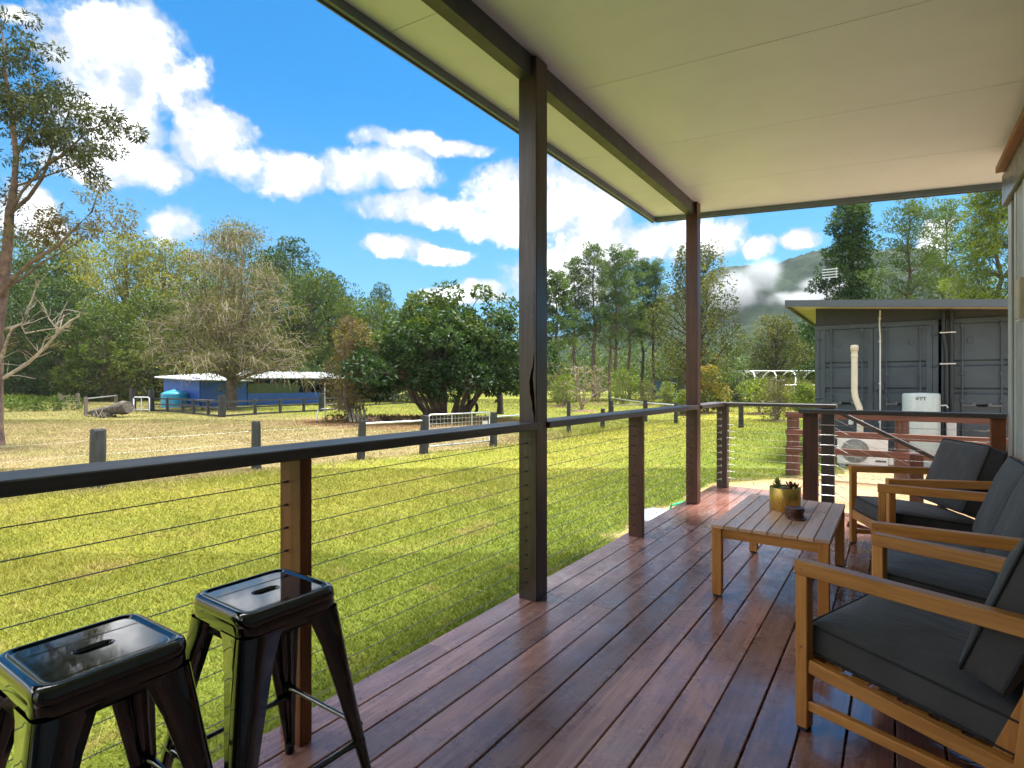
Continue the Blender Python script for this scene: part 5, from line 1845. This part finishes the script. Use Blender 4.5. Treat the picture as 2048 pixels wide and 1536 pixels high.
gl([gp_(12, 757, .1), gp_(60, 728, .1), gp_(100, 698, .0), gp_(140, 660, -.1), gp_(158, 643, -.1), gp_(176, 634, -.1), gp_(182, 615, -.1)], .060)
gl([gp_(42, 648, .2), gp_(44, 665, .3), gp_(70, 655, .6), gp_(110, 650, .7)], .022)
gl([gp_(125, 672, 0), gp_(115, 645, .2), gp_(120, 620, .3), gp_(130, 600, .3)], .022)
gl([gp_(132, 665, 0), gp_(128, 640, -.3), (gp_(122, 610, -.4))], .02)
gl([gp_(70, 720, .1), gp_(78, 695, .3), gp_(84, 675, .3)], .022)
r = random.Random(23)
for pts in tips[-7:]:
    for q in range(9):
        i = r.randrange(1, len(pts))
        a = Vector(pts[i - 1]).lerp(Vector(pts[i]), r.random())
        b = a + Vector((r.uniform(-.1, .6), r.uniform(-.5, .5), r.uniform(-.1, .5))) * .9
        limb(m, a, b, .012, .004, r, n=4, sides=4)
m.build('bare_limb', 'bark_pale', gum, True)
bm_.build('limb', 'bark_brown', gum, True)


def spray(pairs, seed):
    out = []
    r = random.Random(seed)
    for (u, v, ru, rv, n, tn) in pairs:
        for q in range(9):
            a, b = r.uniform(-1, 1), r.uniform(-1, 1)
            if a * a + b * b > 1:
                continue
            out.append((gp_(u + a * ru, v + b * rv, r.uniform(-1.0, 1.0)), (.27, .27, .21), int(n / 4.6), min(1, max(0, tn + r.uniform(-.3, .3)))))
    return out


cl = spray([(25, 60, 55, 40, 620, .35), (50, 110, 40, 35, 520, .3), (15, 150, 40, 40, 620, .35), (45, 190, 55, 35, 700, .3), (120, 180, 28, 38, 500, .3), (105, 240, 50, 35, 720, .35),
            (160, 225, 35, 28, 520, .35), (235, 252, 34, 30, 620, .3), (190, 285, 34, 24, 420, .3), (150, 300, 50, 28, 560, .35), (195, 335, 32, 30, 560, .3), (120, 265, 40, 25, 420, .35), (90, 330, 50, 25, 300, .4),
            (20, 260, 35, 40, 520, .4), (10, 350, 30, 40, 320, .45), (40, 420, 30, 20, 120, .5), (5, 455, 15, 25, 160, .5), (55, 160, 35, 25, 420, .35), (70, 215, 40, 30, 500, .35)], 5)
me = crown_mesh('crown', cl, 61, .145, .040, droop=.55, shell=.3)
link('crown', me, 'leaf_gum', gum, True)
cl = spray([(120, 460, 60, 26, 620, .5), (165, 455, 35, 22, 420, .5), (80, 470, 35, 16, 260, .5), (235, 440, 22, 26, 260, .7), (250, 405, 12, 16, 140, .8), (215, 455, 25, 18, 240, .4), (75, 690, 18, 12, 90, .2)], 6)
me = crown_mesh('dry_leaves', cl, 62, .13, .034, droop=.35, shell=.3)
link('dry_leaves', me, 'leaf_gum_dry', gum, True)

# --- twiggy olive tree in front of the shed
bare = thing('bare_tree', 'wide twiggy olive-grey tree with drooping branches in front of the blue shed', 'tree', (-36.67, 19.73, GZ), R(YAW))
r = random.Random(41)
m = MB()
tw = MB()
m.tube([(0, 0, -.1), (.05, 0, .8), (.0, .05, 1.9), (.05, 0, 3.0)], [.38, .32, .31, .30], 12)
ends = []
for i in range(30):
    a = i * 2.39996
    t = (i + .5) / 30
    el = R(12 + 78 * t)
    Ln = (5.0 if t < .7 else 9.0 * t) * r.uniform(.85, 1.1)
    d = Vector((math.cos(a) * math.cos(el), math.sin(a) * math.cos(el), math.sin(el)))
    s = Vector((0, 0, 1.7 + 2.0 * t))
    e_ = s + d * Ln
    if e_.z > 11.9:
        e_.z = 11.9
    pts = limb(m, s, e_, .13 - .05 * t, .02, r, .10, 7)
    for q in range(7):
        j = r.randrange(2, 7)
        b0 = Vector(pts[j])
        u = Vector((r.uniform(-1, 1), r.uniform(-1, 1), r.uniform(-.3, .9))).normalized()
        b1 = b0 + u * r.uniform(.8, 2.0)
        p2_ = limb(m, b0, b1, .03, .010, r, .12, 4, 4)
        ends.append(b1)
        for w in range(9):
            c0 = Vector(p2_[r.randrange(1, 4)])
            u2 = (u * .5 + Vector((r.uniform(-1, 1), r.uniform(-1, 1), r.uniform(-.6, .3)))).normalized()
            c1 = c0 + u2 * r.uniform(.5, 1.2)
            c2 = c1 + Vector((u2.x * .4, u2.y * .4, -r.uniform(.35, .9)))
            tw.tube([c0, c1, c2], [.013, .010, .005], 3, cap=False)
            ends.append(c1)
m.build('trunk', 'bark_brown', bare, True)
tw.build('twigs', 'twig_pink', bare, True)
rr = np.random.default_rng(8)
E_ = np.array([tuple(e) for e in ends])
cl = [(E_[i], (.45, .45, .42), 13, rr.uniform(.2, 1.0)) for i in range(len(E_))]
me = crown_mesh('crown', cl, 63, .17, .062, droop=.5, shell=.2)
link('crown', me, 'leaf_twig', bare, True)
mass_b = [((rr.uniform(-.5, .5), rr.uniform(-.5, .5), rr.uniform(.9, 3.0)), (.35, .35, .4), 60, rr.uniform(.5, 1)) for i in range(9)]
link('trunk_leaves', crown_mesh('trunk_leaves', mass_b, 64, .18, .09), 'leaf_olive', bare, True)

# --- autumn tree, shade tree
aut = tree('autumn_tree', 'small rusty leaved tree by the cattle ramp', -20.14, 16.20, 4.8, 1.35, 'bark_brown', 'leaf_autumn', 45, 40, 5200, .10, .055, .10, tr=.075, shell=.4, twigs=6, tone=(.0, 1.0), cl=(.22, .36), shape=1.25, flat=1.1)
dome = thing('shade_tree', 'broad dark green dome shaped tree with many low splayed stems', 'tree', (-17.78, 19.98, GZ), R(YAW))
r = random.Random(52)
m = MB()
clumps = []
for i in range(16):
    a = R(-75 + 150 * (i / 15)) + r.uniform(-.1, .1)
    e0 = Vector((math.sin(a) * .55 + r.uniform(-.2, .2), r.uniform(-.4, .4), -.1))
    e1 = Vector((math.sin(a) * r.uniform(1.5, 2.1), r.uniform(-1.2, 1.2), .95 + .5 * math.cos(a)))
    e2 = Vector((math.sin(a) * r.uniform(2.0, 3.0), e1.y * 1.7, 2.2 + 1.6 * math.cos(a)))
    m.tube([e0, e0.lerp(e1, .55) + Vector((0, 0, -.08)), e1, e2], [.11, .10, .085, .04], 8)
n = 120
for i in range(n):
    t = (i + .5) / n
    el = math.asin(t ** .85)
    a = i * 2.39996
    RX_, RY_, RZ_ = 4.4, 3.9, 5.5
    k = r.uniform(.68, 1.0) * (1 + .13 * math.sin(3 * a + 1.2) * math.cos(el) + .10 * math.sin(5 * a + 6 * el))
    c_ = Vector((RX_ * math.cos(el) * math.cos(a) * k, RY_ * math.cos(el) * math.sin(a) * k, 1.36 + RZ_ * .80 * math.sin(el) * k + r.uniform(-.25, .35)))
    rc = r.uniform(.38, .92)
    clumps.append((c_, (rc, rc, rc * .66), int(120 + 330 * rc * rc), min(1, max(0, .15 + .55 * t * r.uniform(.4, 1.6) + r.uniform(-.2, .2)))))  # tone rises with height: lit crown top painted into the leaf tint
    limb(m, (c_.x * .35, c_.y * .35, 1.0 + c_.z * .25), c_, .05, .012, r, n=4, sides=5)
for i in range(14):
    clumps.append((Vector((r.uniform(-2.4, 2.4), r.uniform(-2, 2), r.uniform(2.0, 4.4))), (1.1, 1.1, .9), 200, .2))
m.build('trunk', 'bark_brown', dome, True)
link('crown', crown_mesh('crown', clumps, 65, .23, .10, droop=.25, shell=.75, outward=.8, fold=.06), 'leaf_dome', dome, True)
bank = []
for i in range(60):
    bank.append(((-20.8 + 6.4 * i / 59 + r.uniform(-.4, .4), 15.8 + 3.0 * i / 59 + r.uniform(-.5, .5), GZ + .08), (.4, .4, .22), 60, r.uniform(.0, .6)))
tag(mass('bank_litter', 'leaf_autumn', bank, 71, .13, .05, upb=.5), 'dry brown grass and leaf litter on the bank below the shade tree', 'litter')

# --- pines beyond the orchard
PG = 'tall pines beyond the orchard'


def pine(label, X, Y, H, seed, RW=2.5, cb=.42, leaf='leaf_pine', leaves=6500, nc=38, group=PG, bark='bark_brown', L=.32, W=.055, name='pine_tree', tr=.2, tone=(.2, .9)):
    r = random.Random(seed)
    root = thing(name, label, 'tree', (X, Y, GZ), r.uniform(0, 6.28), group)
    m = MB()
    sp = [(r.uniform(-.012, .012) * H * (0 < i < 9), r.uniform(-.012, .012) * H * (0 < i < 9), -.1 + (H + .1) * i / 9) for i in range(10)]
    m.tube(sp, [tr * (1 - i / 9.3) + .012 for i in range(10)], 8)
    cl = []
    for i in range(nc):
        t = (i + r.random()) / nc
        z = H * (cb + (1 - cb) * t)
        ln = RW * (1 - .72 * t ** 1.3) * r.uniform(.45, 1.05)
        a = i * 2.39996 + r.uniform(-.4, .4)
        c_ = Vector((ln * math.cos(a), ln * math.sin(a), z + ln * r.uniform(.1, .45)))
        c_.z = min(c_.z, H + .1)
        k = min(8, max(1, int(z / H * 9)))
        limb(m, sp[k], c_, .05 * (1 - t) + .018, .008, r, .08, 4, 5)
        rc = RW * r.uniform(.20, .34) * (1 - .35 * t)
        tn = r.uniform(*tone)
        cl.append((c_, (rc, rc, rc * .62), int(leaves / nc), tn))
        cl.append((c_ * 1.0 - Vector((c_.x * .35, c_.y * .35, .15)), (rc * .8, rc * .8, rc * .45), int(leaves / nc * .5), tn * .8))
    for q in range(10):                                # dead snags below the crown
        z = H * r.uniform(cb * .5, cb)
        a = r.uniform(0, 6.28)
        limb(m, (0, 0, z), (math.cos(a) * r.uniform(.5, 1.5), math.sin(a) * r.uniform(.5, 1.5), z + r.uniform(-.2, .3)), .03, .008, r, n=3, sides=4)
    m.build('trunk', bark, root, True)
    link('crown', crown_mesh("crown", cl, seed + 200, L, W, up_bias=.35, shell=.55), leaf, root, True)
    return root


pine('leafy topped tree with grey trunk just right of the cracked veranda post', -26.24, 45.09, 12.0, 81, 2.4, .38, leaf='leaf_pine', L=.26, W=.10, tr=.24)
pine('slim pine second from the cracked veranda post', -26.2, 48.77, 14.0, 82, 2.5)
pine('tallest pine in the group beyond the orchard', -24.68, 49.82, 15.6, 83, 2.5, tr=.24)
pine('broad pine third from the right in the group beyond the orchard', -23.26, 52.02, 15.4, 84, 2.7, .34)
pine('twin topped pine near the right of the group beyond the orchard', -22.96, 54.66, 15.6, 85, 2.5)
pine('dark trunked pine beside the big olive green tree', -22.55, 57.38, 15.0, 86, 2.4, bark='bark_dark')
pine('thin pine half hidden behind the big olive green tree', -21.52, 58.09, 14.8, 87, 2.3, bark='bark_dark')
pine('far pine showing between the trunks of the group', -28.0, 60.9, 15.8, 88, 2.6)
big = tree('olive_tree', 'big olive green tree behind the far veranda post', -14.7, 50.66, 14.5, 4.5, 'bark_dark', 'leaf_olive', 46, 62, 15000, .30, .11, .07, tr=.34, droop=.45, shell=.55, tone=(.1, 1.0), cl=(.20, .36), flat=1.05, shape=.95)
replant(big, 'dusty olive tree in shade right of the big olive green tree', -9.5, 58.0, (.8, .8, .58), 2.0)
tree('dark_tree', 'dark green tree against the left side of the container', -7.0, 62.0, 8.2, 3.4, 'bark_dark', 'leaf_conifer', 47, 36, 7000, .26, .12, .10, tr=.2, tone=(.1, .9))
tree('dark_tree', 'round dark tree behind the hoop frame', -9.2, 66.0, 7.6, 3.6, 'bark_dark', 'leaf_forest_dark', 48, 26, 4200, .30, .15, .05, tr=.2)
replant(f3, 'mid green tree beyond the pale roofed house', -14.5, 88.0, (.95, .95, .62), 1.2)
# --- conifers behind the container
pine('dark green conifer with stacked branches above the container roof', -2.55, 44.48, 14.0, 91, 2.9, .10, 'leaf_conifer', 17000, 90, None, 'bark_dark', .24, .085, 'conifer', .22, (.1, .8))
pine('pale thin topped pine right of the dark conifer', 0.75, 42.08, 13.0, 92, 2.9, .22, 'leaf_pine', 8500, 46, None, 'bark_brown', .24, .05, 'pine_tree', .18, (.4, 1))
pine('leaning pale pine in front of the bright one near the house wall', 2.67, 45.67, 13.3, 93, 3.0, .2, 'leaf_pine', 8500, 46, None, 'bark_brown', .24, .05, 'pine_tree', .18, (.4, 1))
pine('bright yellow-green pine touching the house wall edge', 4.6, 39.6, 13.4, 94, 3.1, .05, 'leaf_bright', 26000, 100, None, 'bark_brown', .23, .05, 'pine_tree', .2, (.2, 1))
bb = []
r = random.Random(15)
for i in range(30):
    bb.append(((-3.5 + 10 * i / 29, 48 + r.uniform(-2, 3), GZ + r.uniform(2, 6.0)), (1.6, 1.6, 1.5), 240, r.uniform(.2, .9)))
tag(mass('pine_scrub', 'leaf_conifer', bb, 72, .34, .10, upb=.2), 'green scrub filling in behind the conifers', 'scrub')
bb = []
for i in range(150):
    f = r.random()
    x, y = to_world(-10 + 48 * f, 74 + r.uniform(0, 26))
    h = r.uniform(2, 7.5)
    bb.append(((x, y, GZ + h * .7), (r.uniform(2, 3.4), r.uniform(2, 3.4), h * .5), 190, r.uniform(.0, .8)))
for i in range(60):
    f = r.random()
    x, y = to_world(-30 + 22 * f, 62 + r.uniform(0, 22))
    h = r.uniform(2, 6)
    bb.append(((x, y, GZ + h * .7), (r.uniform(2, 3.2), r.uniform(2, 3.2), h * .5), 190, r.uniform(.1, .8)))
tag(mass('far_wood', 'leaf_forest', bb, 73, .46, .24), 'green wood closing the view behind the pines', 'wood')

# --- orchard shrubs, each with its mulch ring
OG = 'orchard shrubs'


def shrub(label, X, Y, H, RW, leaf, seed, leaves=2600, L=.13, W=.06, twigs=0, stems=4, tr=.02, ring=True, **kw):
    t = tree('orchard_shrub', label, X, Y, H, RW, 'twig_pink', leaf, seed, 16, leaves, L, W, kw.pop('cb', .12), tr=tr, group=OG, twigs=twigs, stems=stems, cat='shrub', shell=.5, cl=(.28, .45), tone=(.1, 1.0), **kw)
    if ring:
        rg = random.Random(seed)
        pr = [(RW * .75 * f, .10 * (1 - f) ** .8 + .005) for f in (1.0, .8, .55, .3, 0)]
        MB().lathe(pr, n=18).build('mulch_ring', 'mulch', t, True)
    return t


shrub('nearly leafless pale stemmed shrub left of the blue cabin', -16.04, 30.71, 3.1, 1.35, 'leaf_yellow', 101, 160, .12, .06, 5, 6, .022)
shrub('green orchard shrub beside the cracked post', -20.0, 35.6, 2.4, 1.2, 'leaf_bright', 102, 2400)
shrub('olive orchard shrub close to the cracked post with a taller top', -21.6, 37.4, 3.6, 1.3, 'leaf_olive', 103, 2400)
shrub('brown leafless shrub between two green orchard shrubs', -20.6, 42.5, 3.4, 1.3, 'leaf_autumn', 104, 500, .10, .04, 6, 6)
shrub('bright green twin stemmed shrub in the middle of the orchard', -17.9, 41.29, 2.9, 1.35, 'leaf_bright', 105, 3400)
shrub('low pale shrub right of the bright twin stemmed shrub', -16.3, 42.4, 1.9, 1.2, 'leaf_olive', 106, 1800)
shrub('slender shrub in front of the blue cabin', -14.0, 40.5, 1.9, .7, 'leaf_bright', 107, 1500)
shrub('grey bare shrub against the blue cabin wall', -15.2, 49.0, 2.8, 1.0, 'leaf_twig', 108, 300, .1, .04, 6, 5)
shrub('tall shrub with orange tips right of the far veranda post', -8.94, 32.77, 2.8, 1.25, 'leaf_orange', 109, 5200, .13, .07)
shrub('small green shrub low beside the orange tipped one', -9.3, 29.6, 1.35, .7, 'leaf_bright', 110, 1500)
shrub('spreading light green tree with a bare stem near the hoop frame', -6.27, 33.33, 2.0, 1.25, 'leaf_bright', 111, 2600, .14, .07, 0, 1, .05, cb=.5)
shrub('feathery yellow-brown bush in front of the hoop frame', -4.43, 27.5, 2.1, .95, 'leaf_olive', 112, 3600, .12, .025, 3, 7)
shrub('lime green bush tucked against the container corner', -3.95, 33.0, 1.75, .85, 'leaf_bright', 113, 3200)
shrub('mixed bush seen through the hoop frame', -6.5, 49.5, 2.2, 2.0, 'leaf_olive', 114, 3000, .16, .08, ring=False)
shrub('orange flecked bush behind the hoop frame near the container', -3.6, 46.5, 2.2, 1.5, 'leaf_orange', 115, 2600, .16, .08, ring=False)
shrub('dark low bush left of the hoop frame', -9.6, 43.0, 2.6, 1.5, 'leaf_forest_dark', 116, 3000, .16, .08, ring=False)

# ------------------------------------------------------------------ grass
def scatter_grass():
    r = np.random.default_rng(5)
    P = []

    def wedge(d0, d1, n):
        d = np.sqrt(r.uniform(d0 * d0, d1 * d1, n))
        lat = r.uniform(-1.02, 1.02, n) * d
        x, y = to_world(lat, d)
        return np.stack([x, y, d], 1)
    P = np.concatenate([wedge(1.2, 5.5, 230000), wedge(5.5, 11, 260000), wedge(11, 26, 210000), wedge(26, 62, 170000)])
    x, y, d = P[:, 0], P[:, 1], P[:, 2]
    ok = (x < -1.75) | (y > 7.1)
    sand = (x > -2.6) & (y > 5.6) & ((y - 1.4 * x < 13.2) | (x > -0.8))
    keep = ok & (~sand | (r.uniform(size=len(x)) < 0.02)) & ~((x > -2.1) & (y > 13.5))
    P = P[keep]
    x, y, d = P[:, 0], P[:, 1], P[:, 2]
    n = len(P)
    pad = x < np.minimum(-10.75 + .165 * y, -8.3)
    nearf = np.exp(-((x - np.minimum(-10.75 + .165 * y, -8.3) + .25) / .45) ** 2)
    h = (0.012 + 0.040 * fbm(x * 1.3, y * 1.3, 3, 2)) * (1 + .022 * d) * r.uniform(.6, 1.4, n)
    h = h * np.where(pad, .85, 1.0) * (1 + 1.9 * nearf * fbm(x * .8, y * .8, 2, 8))
    h = h * (1 + 2.2 * ((x < -8.2) & (x > -9.6) & (y > 13) & (y < 19)))
    w = np.clip(.0014 + .00048 * d, .0020, .026) * r.uniform(.7, 1.3, n)
    a = r.uniform(0, 2 * np.pi, n)
    ln = r.uniform(.3, 1.7, n) * h
    b = r.uniform(0, 2 * np.pi, n)
    v = np.empty((n, 3, 3))
    v[:, 0] = np.stack([x - w * np.cos(a), y - w * np.sin(a), np.full(n, GZ - .002)], 1)
    v[:, 1] = np.stack([x + w * np.cos(a), y + w * np.sin(a), np.full(n, GZ - .002)], 1)
    v[:, 2] = np.stack([x + ln * np.cos(b), y + ln * np.sin(b), GZ + h], 1)
    t = np.repeat(r.uniform(0, 1, n), 3)
    o = link('lawn_grass', np_mesh('lawn_grass', v.reshape(-1, 3), np.arange(n * 3).reshape(n, 3), t), 'grass_blade')
    tag(o, 'short yellow-green lawn grass beside the deck', 'grass', kind='stuff')
    # broad-leaved weeds under the deck edge
    n = 2600
    y = r.uniform(-.5, 6.4, n)
    x = -1.86 - np.abs(r.normal(size=n)) * .11
    c_ = np.stack([x, y, np.full(n, GZ) + r.uniform(.0, .16, n) * np.exp(-(x + 1.86) ** 2 / .03)], 1)
    dirs = r.normal(size=(n, 3))
    dirs[:, 2] = np.abs(dirs[:, 2]) * .6 + .1
    vv, ff = kites(c_, dirs, .075, .022, r)
    o = link('edge_weeds', np_mesh('edge_weeds', vv, ff, np.repeat(r.uniform(0, 1, n), 4)), 'weed_leaf')
    tag(o, 'yellow-green weeds growing along the deck edge', 'weeds', kind='stuff')


scatter_grass()


# ------------------------------------------------------------------ air: valley haze and morning mist on the mountain
def volume_mat(name, dens, col, aniso=0.2, noise=None):
    m = bpy.data.materials.new(name)
    m.use_nodes = True
    m.node_tree.nodes.clear()
    k = NT(m.node_tree)
    out = k.node('ShaderNodeOutputMaterial')
    v = k.node('ShaderNodeVolumePrincipled')
    v.inputs['Color'].default_value = c4(col)
    v.inputs['Anisotropy'].default_value = aniso
    v.inputs['Density'].default_value = dens
    if noise:
        tc = k.node('ShaderNodeTexCoord').outputs['Object']
        ln = k.node('ShaderNodeVectorMath', operation='LENGTH')
        k.l.new(tc, ln.inputs[0])
        pos = k.node('ShaderNodeNewGeometry').outputs['Position']
        n = k.noise(k.scalev(pos, (1, 1, .8)), noise, 4, .6)
        edge = k.smooth(ln.outputs['Value'], 0.45, 0.97, 1.0, 0.0)
        e = k.m('SUBTRACT', k.m('ADD', k.m('SUBTRACT', 1.0, ln.outputs['Value']), k.m('MULTIPLY', k.m('SUBTRACT', n, .5), 2.4)), 0.12)
        k.put(v.inputs['Density'], k.m('MULTIPLY', k.m('MULTIPLY', k.smooth(e, 0.0, .7), edge), dens))
    k.l.new(v.outputs[0], out.inputs['Volume'])
    M[name] = m


volume_mat('haze_air', 0.00016, (.80, .90, 1.0))
tag(MB().box(-1600, 1600, -1600, 1600, -1.6, 112).build('haze', 'haze_air'), kind='stuff')
volume_mat('mist_vapour', 0.085, (.95, .97, 1.0), noise=.045)
for i, (lat, dep, z, a, b, c_) in enumerate(((208, 520, 90, 34, 30, 30), (268, 520, 80, 60, 28, 15), (240, 530, 106, 26, 24, 22), (300, 525, 97, 36, 22, 10))):
    bm = bmesh.new()
    bmesh.ops.create_icosphere(bm, subdivisions=3, radius=1)
    me = bpy.data.meshes.new('mist')
    bm.to_mesh(me)
    bm.free()
    o = link('mist', me, 'mist_vapour')
    x, y = to_world(lat * K, dep * K)
    o.location = (x, y, z * K)
    o.scale = (a * K, b * K, c_ * K)
    o.rotation_euler = (0, 0, R(YAW))
    tag(o, ('thick white mist column low on the left of the mountain', 'flat mist bank lying along the foot of the mountain', 'thin mist wisp rising over the mountain slope', 'faint mist streak on the right of the mountain')[i], 'mist', 'morning mist', 'stuff')
